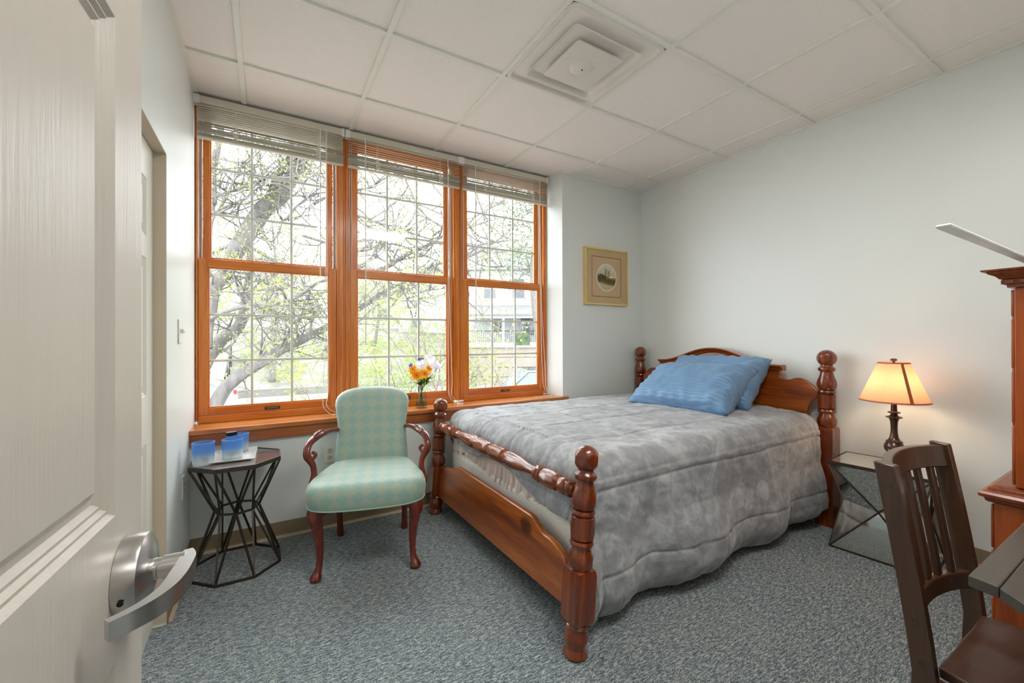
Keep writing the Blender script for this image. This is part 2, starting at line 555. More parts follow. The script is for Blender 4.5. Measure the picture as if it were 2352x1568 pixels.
M['stem'] = plain('brown_stem', (0.12, 0.095, 0.07), 0.8, var=0.2)
M['lawn'] = plain('bank_lawn', (0.105, 0.103, 0.08), 0.95, var=0.35, scale=1.3)
M['asphalt'] = plain('pale_asphalt', (0.24, 0.225, 0.215), 0.9, var=0.1, scale=2)
M['stone'] = plain('grey_kerbstone', (0.12, 0.115, 0.105), 0.9, var=0.15, scale=3)
M['concrete'] = plain('pale_concrete', (0.27, 0.245, 0.215), 0.9, var=0.08, scale=2)
M['retaining'] = plain('tan_timber_wall', (0.17, 0.15, 0.128), 0.85, var=0.06, scale=1)
M['siding'] = plain('white_siding', (0.36, 0.37, 0.385), 0.7, var=0.03, scale=1)
M['roof'] = plain('grey_shingle', (0.13, 0.128, 0.13), 0.9, var=0.15, scale=4)
M['house_glass'] = plain('house_window_glass', (0.08, 0.09, 0.10), 0.1, var=0.2, scale=1)
M['house_trim'] = plain('house_trim', (0.36, 0.36, 0.365), 0.6)
M['car_paint'] = plain('dark_car_paint', (0.12, 0.125, 0.14), 0.2, 0.3, coat=1.0)
M['car_white'] = plain('white_car_paint', (0.62, 0.62, 0.62), 0.2, coat=1.0)
M['car_glass'] = plain('car_glass', (0.10, 0.12, 0.14), 0.05)
M['tyre'] = plain('tyre_rubber', (0.03, 0.03, 0.03), 0.8)
M['red_lens'] = plain('red_lens', (0.5, 0.02, 0.02), 0.3)

# ------------------------------------------------------------------ the room
CEIL = 2.61
XL, XR = -0.355, 3.168
YW, YJ, YB = 3.04, 2.855, -0.15          # window plane, wall below the window / jog wall, entry wall

def struct(name, mb, mat, parent=None, **k):
    o = mb.build(name, mat, parent, **k)
    if parent is None: o['kind'] = 'structure'
    return o

struct('floor', MB().bx(XL - 0.2, XR + 0.15, -2.3, 3.12, -0.12, 0.0), M['carpet'], smooth=0)

# ceiling: lay-in tiles above a grid of white T-bars
ceil = struct_empty('ceiling', (0, 0, CEIL))
gx = [-0.7191 + 0.6096 * i for i in range(0, 8)]
gy = [2.5778 - 0.6096 * j for j in range(-1, 9)]
MB().bx(XL - 0.2, XR + 0.15, -2.3, 3.12, 0.011, 0.10).build('ceiling_tile_field', M['tile'], ceil, smooth=0)
g = MB()
bw = 0.012
def clip(a, lo, hi): return max(lo, min(hi, a))
for x in gx:
    if XL < x < XR: g.bx(x - bw, x + bw, -2.3, 3.05, 0.0, 0.03)
for y in gy:
    if -2.3 < y < 3.05: g.bx(XL, XR, y - bw, y + bw, 0.0005, 0.03)
g.bx(XL, XL + 0.018, YB, 3.05, -0.0005, 0.03)
g.bx(XR - 0.014, XR, YB, YJ, -0.0005, 0.03)
g.bx(2.2, XR, YJ - 0.014, YJ, -0.001, 0.03)
g.build('ceiling_grid', M['tbar'], ceil, smooth=0)

# walls
struct('wall_right', MB().bx(XR, XR + 0.15, -0.4, YJ + 0.2, 0, CEIL + 0.1), M['wall'], smooth=0)
wl_ = MB()
DY0, DY1, DZ = 1.335, 2.225, 1.957          # opening of the side door in the left wall
wl_.bx(XL - 0.2, XL, -0.3, DY0, 0, CEIL + 0.1)
wl_.bx(XL - 0.2, XL, DY1, 3.12, 0, CEIL + 0.1)
wl_.bx(XL - 0.2, XL, DY0, DY1, DZ, CEIL + 0.1)
struct('wall_left', wl_, M['wall'], smooth=0)
struct('wall_window', MB().bx(XL, 2.2, YJ, 3.12, 0, 0.655), M['wall'], smooth=0)
jog = MB()
jog.prism([(2.2, YJ), (XR, YJ), (XR, 3.12), (2.15, 3.12), (2.15, 3.035)], 0, CEIL + 0.1, 'xy')
struct('wall_jog', jog, M['wall'], smooth=0)
wb = MB()
wb.bx(XL, -0.235, YB - 0.12, YB, 0, CEIL + 0.1)
wb.bx(0.70, XR, YB - 0.12, YB, 0, CEIL + 0.1)
wb.bx(-0.235, 0.70, YB - 0.12, YB, 2.1, CEIL + 0.1)
struct('wall_entry', wb, M['wall'], smooth=0)
co = MB()
co.bx(XL - 0.2, XR + 0.15, -2.4, -2.3, 0, CEIL + 0.1)
co.bx(XL - 0.3, XL - 0.2, -2.4, -0.27, 0, CEIL + 0.1)
co.bx(XR + 0.15, XR + 0.25, -2.4, -0.27, 0, CEIL + 0.1)
struct('wall_corridor', co, M['corridor'], smooth=0)
wh = MB()
wh.bx(XL, 2.15, 3.04, 3.12, 2.57, CEIL + 0.1)
struct('wall_window_head', wh, M['wall'], smooth=0)

# vinyl cove base
def base_run(name, p, q, nx, ny):
    p, q = Vector(p + (0,)), Vector(q + (0,))
    n = Vector((nx, ny, 0))
    mb = MB()
    prof = [(0.0, 0.093), (0.003, 0.093), (0.0035, 0.02), (0.006, 0.012), (0.006, 0.0), (0, 0)]
    rs = [[e + n * a + Vector((0, 0, b)) for a, b in prof] for e in (p, q)]
    mb.rings(rs)
    o = struct(name, mb, M['vinyl'], smooth=0)
    toe = MB()
    prof = [(0.0061, 0.013), (0.012, 0.009), (0.016, 0.004), (0.018, 0.0005), (0.006, 0.0005)]
    toe.rings([[e + n * a + Vector((0, 0, b)) for a, b in prof] for e in (p, q)])
    toe.build('toe_strip', M['vinyl_toe'], o, smooth=0)
base_run('baseboard_window', (XL, YJ), (XR, YJ), 0, -1)
base_run('baseboard_left', (XL, DY1 + 0.004), (XL, YJ), 1, 0)
base_run('baseboard_right', (XR, YJ), (XR, YB), -1, 0)

# ------------------------------------------------------------------ panelled doors
def panel_door_front(w, h, cols, rows, flip=False):
    """moulded six-panel face in local (u, z), depth +d towards the viewer; returns MB in (u, d, z)"""
    mb = MB()
    us = sorted({0, w} | {a for c in cols for a in c})
    zs = sorted({0, h} | {a for c in rows for a in c})
    prof = [(0, 0), (0.005, -0.0055), (0.009, -0.0045), (0.013, -0.009), (0.017, -0.008), (0.022, -0.013), (0.028, -0.013), (0.040, -0.004)]
    for i in range(len(us) - 1):
        for j in range(len(zs) - 1):
            u0, u1, z0, z1 = us[i], us[i + 1], zs[j], zs[j + 1]
            if (u0, u1) in cols and (z0, z1) in rows:
                rs = [[(u0 + a, d, z0 + a), (u1 - a, d, z0 + a), (u1 - a, d, z1 - a), (u0 + a, d, z1 - a)] for a, d in prof]
                mb.rings(rs, cap0=False, cap1=True)
            else:
                mb.add([(u0, 0, z0), (u1, 0, z0), (u1, 0, z1), (u0, 0, z1)], [(0, 1, 2, 3)])
    # body behind the face
    t = -0.044
    mb.add([(0, 0, 0), (w, 0, 0), (w, 0, h), (0, 0, h), (0, t, 0), (w, t, 0), (w, t, h), (0, t, h)],
           [(4, 7, 6, 5), (0, 1, 5, 4), (1, 2, 6, 5), (2, 3, 7, 6), (3, 0, 4, 7)])
    return mb

# open entry door: hinged at the entry wall, leaf passing close to the left of the viewpoint
AZ = math.radians(3.7)
dd, dn = Vector((math.sin(AZ), math.cos(AZ), 0)), Vector((math.cos(AZ), -math.sin(AZ), 0))
DT0, DT1, DC = -0.117, 0.7035, 0.185
w_door = DT1 - DT0
door1 = struct_empty('door_1')
door1.matrix_world = Matrix(((dd.x, dn.x, 0, dd.x * DT0 - dn.x * DC), (dd.y, dn.y, 0, dd.y * DT0 - dn.y * DC), (0, 0, 1, 0.012), (0, 0, 0, 1)))
st, mid = 0.0865, 0.09
cw = (w_door - 2 * st - mid) / 2
cols = [(st, st + cw), (w_door - st - cw, w_door - st)]
rows = [(0.215, 0.809), (0.972, 1.531), (1.625, 1.92)]
panel_door_front(w_door, 2.03, cols, rows).build('door_leaf', M['door_grain'], door1, smooth=25)
# lever set
hx, hz = 0.643 - DT0, 0.905 - 0.012
hd = MB().lathe([(0.0, 0.0), (0.0445, 0.0), (0.0445, 0.017), (0.043, 0.0205), (0.039, 0.0225), (0.017, 0.0285), (0.0, 0.0285)], 48, (hx, 0.0004, hz), (0, 1, 0)).build('door_handle', M['nickel'], door1, smooth=30)
MB().lathe([(0.0125, 0.026), (0.0125, 0.032), (0.0115, 0.0325), (0.0115, 0.036), (0.0135, 0.0365), (0.0135, 0.058), (0.0, 0.058)], 32, (hx, 0, hz), (0, 1, 0)).build('lever_stem', M['nickel'], hd, smooth=30)
lev = MB()
path = bez([(hx + 0.0125, 0.0585, 0), (hx - 0.005, 0.0615, 0), (hx - 0.034, 0.0615, 0), (hx - 0.066, 0.0585, 0), (hx - 0.088, 0.050, 0), (hx - 0.104, 0.037, 0), (hx - 0.117, 0.021, 0)], 6)
n_ = len(path)
hh = lerp_list([0.0135, 0.0138, 0.0135, 0.0125, 0.0115, 0.011], n_)
tt = lerp_list([0.004, 0.008, 0.0085, 0.0065, 0.005, 0.0042], n_)
rs = []
for i, p in enumerate(path):
    t = (path[min(i + 1, n_ - 1)] - path[max(i - 1, 0)]).normalized()
    nn = Vector((t.y, -t.x, 0))
    rs.append([Vector((p.x, p.y, hz + sz * hh[i] * kz)) + nn * (sn * tt[i] * kn) for sz, sn, kz, kn in
               ((-1, -1, .85, 1), (-1, 1, .85, 1), (-.85, 1, 1, 1.05), (.85, 1, 1, 1.05), (1, 1, .85, 1), (1, -1, .85, 1), (.85, -1, 1, 1.05), (-.85, -1, 1, 1.05))])
lev.rings(rs).build('lever', M['nickel'], hd, smooth=35)
MB().lathe([(0.0, 0.0), (0.0085, 0.0), (0.0085, 0.003), (0.0, 0.003)], 20, (hx - 0.002, 0.0655, hz), (0, 1, 0)).build('key_cylinder', M['brass'], hd)
sc_ = MB().lathe([(0.0, 0.0), (0.003, 0.0), (0.003, 0.001), (0, 0.001)], 12, (hx - 0.0445, 0.0095, hz - 0.012), (-1, 0, 0)).build('set_screw', M['black_metal'], hd)

# side door set back in the left wall, with its painted jamb
door2 = struct_empty('door_2', (XL - 0.042, DY0 + 0.004, 0.01))
wd = DY1 - DY0 - 0.008
door2.rotation_euler = (0, 0, PI / 2)
cw2 = (wd - 2 * 0.11 - 0.1) / 2
f2 = panel_door_front(wd, DZ - 0.016, [(0.11, 0.11 + cw2), (wd - 0.11 - cw2, wd - 0.11)], [(0.2, 0.77), (0.955, 1.49), (1.575, 1.80)])
f2.v = [(u, -d, z) for u, d, z in f2.v]
f2.build('door_leaf', M['closet_grain'], door2, smooth=25)
jm = MB()
jm.bx(XL - 0.19, XL + 0.0006, DY1 - 0.003, DY1 + 0.001, 0, DZ)
jm.bx(XL - 0.19, XL + 0.0006, DY0 - 0.001, DY0 + 0.003, 0, DZ)
jm.bx(XL - 0.19, XL + 0.0006, DY0, DY1, DZ - 0.003, DZ + 0.001)
struct('trim_1', jm, M['jamb'], smooth=0)

# ------------------------------------------------------------------ windows
def window(n, x0, x1, fl, fr, latch):
    """one double-hung unit; x0..x1 sash width, fl / fr widths of the frame piece to its left and right"""
    W = struct_empty('window_%d' % n, ((x0 + x1) / 2, YW, 0.704))
    cx = (x0 + x1) / 2
    L0, L1 = x0 - cx, x1 - cx
    z = lambda v: v - 0.704
    fv = MB()
    fv.bx(L0 - fl, L0 - 0.001, -0.012, 0.09, z(0.704), z(2.6))
    fv.bx(L1 + 0.001, L1 + fr, -0.012, 0.09, z(0.704), z(2.6))
    if fl > 0.02: fv.bx(L0 - fl + 0.012, L0 - 0.016, -0.02, 0.0, z(0.704), z(2.6))
    if fr > 0.02: fv.bx(L1 + 0.016, L1 + fr - 0.0005, -0.02, 0.0, z(0.704), z(2.6))
    fo = fv.build('window_frame', M['window_wood_v'], W, bevel=0.003)
    fh = MB()
    fh.bx(L0, L1, -0.012, 0.09, z(0.6905), z(0.733))
    fh.bx(L0, L1, -0.012, 0.09, z(2.545), z(2.6))
    fh.build('frame_rail', M['window_wood_h'], W, bevel=0.003)
    # ivory jamb tracks beside the upper sash
    tr = MB()
    for a, b in ((L0, L0 + 0.018), (L1 - 0.018, L1)):
        tr.bx(a, b, 0.036, 0.038, z(1.664), z(2.545))
        tr.bx(a + (0.012 if a == L0 else 0), b - (0.0 if a == L0 else 0.012), 0.022, 0.036, z(1.664), z(2.545))
    tr.build('jamb_track', M['blind'], W, smooth=0)
    def sash(nm, y0, y1, a0, a1, g0, g1, zb, zg0, zg1, zt, mzs, mxs):
        s = bpy.data.objects.new(nm, None)
        link(s, W)
        sv = MB()
        sv.bx(a0, g0, y0, y1, zb, zt)
        sv.bx(g1, a1, y0, y1, zb, zt)
        sv.build('stile', M['window_wood_v'], s, bevel=0.0025)
        sr = MB()
        sr.bx(g0 - 0.001, g1 + 0.001, y0 + 0.0004, y1 - 0.0004, zb, zg0)
        sr.bx(g0 - 0.001, g1 + 0.001, y0 + 0.0004, y1 - 0.0004, zg1, zt)
        sr.build('rail', M['window_wood_h'], s, bevel=0.0025)
        bd = MB()    # glazing bead
        for k0, k1, w in ((g0 - 0.001, g0 + 0.007, 'v'), (g1 - 0.007, g1 + 0.001, 'v')):
            bd.bx(k0, k1, y0 + 0.006, y0 + 0.02, zg0 - 0.001, zg1 + 0.001)
        bd.bx(g0, g1, y0 + 0.0062, y0 + 0.02, zg0 - 0.001, zg0 + 0.007)
        bd.bx(g0, g1, y0 + 0.0062, y0 + 0.02, zg1 - 0.007, zg1 + 0.001)
        bd.build('glazing_bead', M['window_wood_v'], s, bevel=0.0015)
        MB().bx(g0 - 0.004, g1 + 0.004, y0 + 0.0185, y0 + 0.0215, zg0 - 0.004, zg1 + 0.004).build('pane', M['pane'], s, smooth=0)
        gr = MB()
        for x in mxs: gr.bx(x - 0.0075, x + 0.0075, y0 + 0.022, y0 + 0.029, zg0, zg1)
        for q in mzs: gr.bx(g0, g1, y0 + 0.0224, y0 + 0.0286, q - 0.0075, q + 0.0075)
        gr.build('grille', M['grille'], s, bevel=0.001)
        return s
    wd_ = L1 - L0
    g0, g1 = L0 + 0.0475, L1 - 0.0475
    mx = [g0 + (g1 - g0) * k / 3 for k in (1, 2)]
    sash('lower_sash', 0.0, 0.036, L0, L1, g0, g1, z(0.735), z(0.778), z(1.615), z(1.664), (z(1.057), z(1.333)), mx)
    sash('upper_sash', 0.04, 0.076, L0 + 0.018, L1 - 0.018, g0 + 0.006, g1 - 0.006, z(1.63), z(1.674), z(2.505), z(2.545), (z(1.947), z(2.227)), mx)
    # sash lift at the bottom and the lock on the meeting rail
    if latch:
        lt = MB().tube([(-0.032, -0.004, z(0.752)), (-0.03, -0.016, z(0.752)), (0.03, -0.016, z(0.752)), (0.032, -0.004, z(0.752))], 0.0045, 8)
        lt.bx(-0.042, 0.042, -0.004, 0.0, z(0.744), z(0.760))
        lt.build('sash_lift', M['brass'], W)
    MB().lathe([(0.018, 0), (0.018, 0.006), (0.01, 0.009), (0.0, 0.009)], 16, (0, 0.022, z(1.664))).build('sash_lock', M['brass'], W)
    return W
window(1, -0.340, 0.416, 0.012, 0.0435, True)
window(2, 0.503, 1.266, 0.0435, 0.0425, True)
window(3, 1.351, 2.121, 0.0425, 0.027, True)

sill = struct_empty('trim_2', (0.9, 2.92, 0.67))
MB().bx(XL - 0.9, 2.205 - 0.9, 2.815 - 2.92, 3.046 - 2.92, -0.007, 0.0205).bx(2.2 - 0.9, 2.236 - 0.9, 2.815 - 2.92, 2.853 - 2.92, -0.007, 0.0205).build('stool_board', M['sill_wood'], sill, bevel=0.004)
MB().bx(XL - 0.9, 2.225 - 0.9, 2.832 - 2.92, 2.8545 - 2.92, -0.072, -0.007).build('apron_board', M['apron_wood'], sill, bevel=0.003)

# ------------------------------------------------------------------ blinds
def blind(n, x0, x1, label, wand_at, cord_at, nspread, tilt):
    b = thing('window_blind', label, 'blind', ((x0 + x1) / 2, 3.0, 2.355), group='slatted blinds raised at the windows')
    w = (x1 - x0) / 2
    hr = MB().bx(-w, w, -0.016, 0.022, 0.202, 0.246).build('headrail', M['blind'], b, bevel=0.003)
    for s in (-1, 1):
        cap = MB().bx(s * w - 0.014 + (0.0 if s < 0 else -0.004), s * w + 0.004 + (0.014 if s < 0 else 0) - (0 if s < 0 else 0.002), -0.0185, 0.024, 0.196, 0.248)
        cap.build('end_bracket', M['white_plastic'], b, bevel=0.002)
    # spread slats under the headrail, then the gathered stack
    zs = 0.202
    def slat(z, tl, dz_l=0.0, dz_r=0.0, dy=0.0):
        mb = MB()
        pr = []
        for k in range(5):
            u = -0.0127 + 0.0254 * k / 4
            pr.append((u * math.cos(tl), u * math.sin(tl) - 0.0016 * (1 - (u / 0.0127) ** 2) + 0.0016))
        pr2 = [(a, c - 0.0005) for a, c in reversed(pr)]
        mb.rings([[(s * (w - 0.006), a + dy, z + c + (dz_l if s < 0 else dz_r)) for a, c in pr + pr2] for s in (-1, 1)])
        return mb.build('slat', M['blind'], b, smooth=30)
    stack_top = 0.014 + 15 * 0.0056
    for k in range(nspread):
        z = zs - 0.016 - k * (zs - 0.016 - stack_top - 0.012) / (nspread - 1)
        slat(z, tilt)
    rnd = random.Random(n)
    for k in range(15):
        slat(0.0155 + k * 0.0056, rnd.uniform(-0.15, 0.3), rnd.uniform(-0.0018, 0.0018), rnd.uniform(-0.0018, 0.0018), rnd.uniform(-0.003, 0.003))
    MB().bx(-w + 0.005, w - 0.005, -0.014, 0.014, 0.0, 0.012).build('bottom_rail', M['blind'], b, bevel=0.003)
    # ladder cords bunched in loops beside the stack
    for fx in (0.24, 0.80):
        lx = -w + 2 * w * fx
        lc = MB()
        for y in (-0.0155, 0.0155):
            lc.tube([(lx, y, 0.2), (lx, y, 0.085)], 0.0011, 5)
        pts = []
        for k in range(46):
            pts.append((lx + 0.014 * math.sin(k * 1.9 + n), -0.0165 - 0.006 * abs(math.sin(k * 1.3)), 0.012 + 0.085 * k / 45 + 0.006 * math.sin(k * 2.4)))
        lc.tube(bez(pts, 3), 0.0013, 5)
        lc.build('ladder_cord', M['cord'], b)
    if wand_at is not None:
        wx, wz = wand_at
        MB().tube([(wx - (x0 + x1) / 2, -0.021, 0.205), (wx - (x0 + x1) / 2, -0.024, wz - 2.355)], 0.0035, 8).build('tilt_wand', M['white_plastic'], b)
    if cord_at is not None:
        cx_, wob, side = cord_at
        c0 = cx_ - (x0 + x1) / 2
        sz = 0.6915 - 2.355
        cd = MB()
        for q in (0, 1):
            pts = [(c0 + 0.004 * q, -0.021, 0.2), (c0 + 0.006 * q, -0.024, -0.4), (c0 + wob * 0.3 + 0.012 * q, -0.03, -0.9), (c0 + wob + 0.03 * q, -0.05, sz + 0.2),
                   (c0 + wob * 1.2 + 0.02 * q, -0.08, sz + 0.06), (c0 + wob + 0.05 + 0.05 * q, -0.105, sz + 0.004)]
            for k in range(10):
                t = k / 9 * 2 * PI * 0.9 + q
                pts.append((c0 + wob + 0.05 + side * (0.10 + 0.07 * math.cos(t + 2.5)), -0.10 + 0.028 * math.sin(t), sz + 0.003))
            cd.tube(bez(pts, 5), 0.0016, 5)
        cd.build('lift_cord', M['cord'], b)
        MB().lathe([(0.0, 0), (0.006, 0.001), (0.0045, 0.02), (0.0, 0.022)], 10, (c0 + wob + 0.05, -0.11, sz + 0.003), (1, 0.2, 0)).build('cord_tassel', M['white_plastic'], b)
    return b
blind(1, -0.345, 0.459, 'ivory slatted blind over the window nearest the side door, beside the left wall', (0.31, 1.60), (0.345, -0.02, 1), 7, -0.10)
blind(2, 0.479, 1.310, 'ivory slatted blind with the widest gaps, over the middle window behind the flower vase', (0.595, 1.15), (1.20, -0.01, 0.2), 6, 0.22)
blind(3, 1.324, 2.146, 'ivory slatted blind over the window nearest the framed picture', (1.435, 1.30), (2.05, 0.005, -1), 7, 0.08)

# ------------------------------------------------------------------ ceiling diffuser
vent = thing('ceiling_vent', 'square off-white air vent of nested louvres set in the ceiling', 'vent', (1.4143, 1.6635, CEIL))
vh = 0.293
def sq_ring(levels, rr=0.02):
    rs = []
    for h, z in levels:
        ring = []
        r = min(rr, h * 0.25)
        for cx_, cy_, a0 in ((h - r, h - r, 0), (-(h - r), h - r, 90), (-(h - r), -(h - r), 180), (h - r, -(h - r), 270)):
            for k in range(6):
                a = math.radians(a0 + 90 * k / 5)
                ring.append((cx_ + r * math.cos(a), cy_ + r * math.sin(a), z))
        rs.append(ring)
    return rs
MB().rings(sq_ring([(vh, 0.004), (vh, -0.004), (vh - 0.012, -0.006), (vh - 0.020, 0.0), (vh - 0.028, 0.014), (vh - 0.044, 0.05), (vh - 0.050, 0.062)], 0.03), cap0=False, cap1=False).build('vent_frame', M['vent_white'], vent, smooth=50)
MB().rings(sq_ring([(0.215, -0.012), (0.213, -0.016), (0.207, -0.014), (0.195, -0.002), (0.172, 0.034), (0.164, 0.07), (0.167, 0.071), (0.177, 0.036), (0.199, 0.002), (0.211, -0.01), (0.215, -0.012)], 0.02), cap0=False, cap1=False).build('louvre', M['vent_white'], vent, smooth=50)
MB().rings(sq_ring([(0.0, 0.0), (0.06, 0.002), (0.13, 0.0), (0.134, -0.005), (0.147, -0.022), (0.147, -0.026), (0.14, -0.027), (0.06, -0.022), (0.055, -0.022)], 0.012), cap0=True, cap1=True).build('face_plate', M['vent_white'], vent, smooth=50)
MB().lathe([(0.066, -0.0215), (0.060, -0.024), (0.048, -0.033), (0.044, -0.0345), (0.0, -0.035)], 36).build('boss', M['vent_white'], vent, smooth=30)
MB().lathe([(0.004, -0.0345), (0.004, -0.037), (0.0, -0.037)], 10).build('screw', M['black_metal'], vent)
MB().rings(sq_ring([(vh - 0.050, 0.062), (vh - 0.050, 0.16), (0.02, 0.16)], 0.03), cap0=False, cap1=True).build('throat', M['vent_dark'], vent, smooth=0)
for s in (-1, 1):
    cf = MB().bx(s * 0.13 - 0.008, s * 0.13 + 0.008, -0.22, 0.22, 0.075, 0.086)
    cf.build('support_bar', M['nickel'], vent)

# ------------------------------------------------------------------ switch and outlets
sw = thing('light_switch', 'white toggle light switch plate on the left wall beside the side door', 'switch', (XL, 2.52, 1.222))
MB().bx(0.0, 0.006, -0.036, 0.036, -0.058, 0.058).build('plate', M['white_plastic'], sw, bevel=0.003)
MB().box((0.013, 0, 0.003), (0.016, 0.009, 0.02), Matrix.Rotation(-0.5, 3, 'Y')).build('toggle', M['white_plastic'], sw, bevel=0.001)
ou = thing('wall_outlet', 'white power outlet plate low on the left wall beside the octagonal table', 'outlet', (XL, 2.62, 0.45))
MB().bx(0.0, 0.005, -0.035, 0.035, -0.057, 0.057).build('plate', M['white_plastic'], ou, bevel=0.002)
MB().lathe([(0.014, 0.005), (0.014, 0.0075), (0, 0.0075)], 16, (0, 0, 0.022), (1, 0, 0)).lathe([(0.014, 0.005), (0.014, 0.0075), (0, 0.0075)], 16, (0, 0, -0.022), (1, 0, 0)).build('socket', M['jamb'], ou)
ou2 = thing('wall_outlet', 'white power outlet plate under the window sill, half hidden by the armchair back', 'outlet', (0.35, YJ, 0.46))
MB().bx(-0.035, 0.035, -0.005, 0.0, -0.057, 0.057).build('plate', M['white_plastic'], ou2, bevel=0.002)
MB().lathe([(0.014, 0.005), (0.014, 0.0075), (0, 0.0075)], 16, (0, 0, 0.022), (0, -1, 0)).lathe([(0.014, 0.005), (0.014, 0.0075), (0, 0.0075)], 16, (0, 0, -0.022), (0, -1, 0)).build('socket', M['jamb'], ou2)

# ------------------------------------------------------------------ the bed
bed = thing('bed', 'cannonball-post pine bed with turned posts and shaped footboard, made up in grey', 'bed', (2.03, 2.0, 0))
BO = Vector((2.03, 2.0, 0))
POST = [(0.0, 0.0), (0.040, 0.0), (0.046, 0.008), (0.044, 0.018), (0.037, 0.032), (0.039, 0.044), (0.046, 0.062), (0.046, 0.078), (0.038, 0.098), (0.037, 0.104), (0.043, 0.107), (0.046, 0.113), (0.043, 0.119), (0.038, 0.123)]
POST_UP = [(0.030, 0.318), (0.040, 0.321), (0.046, 0.331), (0.0495, 0.347), (0.048, 0.364), (0.038, 0.387), (0.034, 0.401), (0.042, 0.404), (0.0455, 0.4145), (0.042, 0.425), (0.036, 0.427),
           (0.044, 0.432), (0.0475, 0.450), (0.0485, 0.472), (0.0475, 0.494), (0.044, 0.511), (0.036, 0.516), (0.042, 0.519), (0.045, 0.5275), (0.042, 0.537), (0.035, 0.539), (0.042, 0.545), (0.0485, 0.561), (0.0495, 0.574), (0.046, 0.594), (0.037, 0.62), (0.032, 0.642), (0.032, 0.648),
           (0.040, 0.651), (0.0435, 0.660), (0.042, 0.669), (0.034, 0.676), (0.030, 0.682)]
BALL = [(0.0495 * math.sin(t), 0.7265 - 0.0495 * math.cos(t)) for t in [0.65 + (PI - 0.65) * k / 15 for k in range(15)]] + [(0.0, 0.776)]
FAC = [(0.335, 0.362, 0.0445, 6, 0.3), (0.44, 0.50, 0.043, 8, 0.3), (0.552, 0.588, 0.0445, 6, 0.3), (0.705, 0.748, 0.0435, 6, 0.3)]

def foot_post(x, y, lean, top_off=0.0):
    mat_rot = Matrix.Rotation(lean, 4, 'Y')
    mb = MB()
    mb.lathe(POST, 28)
    h = 0.047
    ch = 0.012
    def blk(k, z): return [Vector((a * k, b * k, z)) for a, b in ((-h, -h + ch * .3), (-h + ch * .3, -h), (h - ch * .3, -h), (h, -h + ch * .3), (h, h - ch * .3), (h - ch * .3, h), (-h + ch * .3, h), (-h, h - ch * .3))]
    mb.rings([blk(0.80, 0.120), blk(0.93, 0.128), blk(1.0, 0.14), blk(1.0, 0.30), blk(0.9, 0.318), blk(0.72, 0.324)])
    mb.lathe(POST_UP + BALL, 36, facets=FAC)
    o = mb.build('foot_post', M['pine_z'], bed, smooth=35)
    o.location = Vector((x, y, 0)) - BO
    o.rotation_euler = (0, lean, 0)
    return o
foot_post(0.995, 1.222, 0.082)
foot_post(0.998, 2.715, 0.055)

def head_post(x, y):
    mb = MB()
    h = 0.05
    mb.bx(-h, h, -h, h, 0.0, 0.60)
    mb.rings([[Vector((a * k, b * k, z)) for a, b in ((-h, -h), (h, -h), (h, h), (-h, h))] for k, z in ((1, 0.60), (0.96, 0.612), (0.75, 0.622))], cap0=False)
    dz = 0.333
    up = [(r * 1.06, hh * 1.0 + 0.298) for r, hh in POST_UP if hh > 0.315]
    # taller upper turning: stretch so the ball tops out at 1.107
    up = [(r * 1.08, 0.616 + (hh - 0.318) * (1.107 - 0.616) / (0.776 - 0.318)) for r, hh in POST_UP + BALL]
    k = (1.107 - 0.616) / (0.776 - 0.318)
    fc = [(0.616 + (a - 0.318) * k, 0.616 + (b - 0.318) * k, l * 1.08, c, p) for a, b, l, c, p in FAC]
    mb.lathe(up, 36, facets=fc)
    o = mb.build('head_post', M['pine_z'], bed, smooth=35)
    o.location = Vector((x, y, 0)) - BO
    return o
head_post(3.075, 1.256)
head_post(3.075, 2.785)

# turned top rail of the footboard
rp = []
Lr = 1.40
half = [(0.016, 0.0), (0.020, 0.005), (0.030, 0.010), (0.033, 0.019), (0.030, 0.028), (0.022, 0.032), (0.030, 0.038), (0.034, 0.050), (0.034, 0.066), (0.029, 0.088), (0.022, 0.098), (0.034, 0.108), (0.039, 0.125), (0.041, 0.155), (0.039, 0.185), (0.034, 0.2), (0.024, 0.208), (0.034, 0.213), (0.036, 0.222), (0.032, 0.231), (0.026, 0.235), (0.033, 0.242), (0.034, 0.251), (0.029, 0.26), (0.022, 0.268), (0.020, 0.30), (0.024, 0.345), (0.033, 0.40), (0.041, 0.45), (0.042, 0.485), (0.036, 0.515), (0.026, 0.532), (0.026, 0.54), (0.036, 0.552), (0.040, 0.575), (0.042, 0.61), (0.040, 0.65), (0.034, 0.685), (0.026, 0.70)]
full = half + [(r, Lr - h) for r, h in reversed(half[:-1])]
fcs = []
for a, b in ((0.115, 0.195), (0.43, 0.51), (0.555, 0.68)):
    fcs += [(a, b, 0.035, 8, PI / 8), (Lr - b, Lr - a, 0.035, 8, PI / 8)]
r_ = MB().lathe(full, 32, (0, 0, 0), (0, -1, 0), facets=fcs).build('foot_rail', M['pine_rail'], bed, smooth=35)
r_.location = Vector((1.032, 2.668, 0.592)) - BO

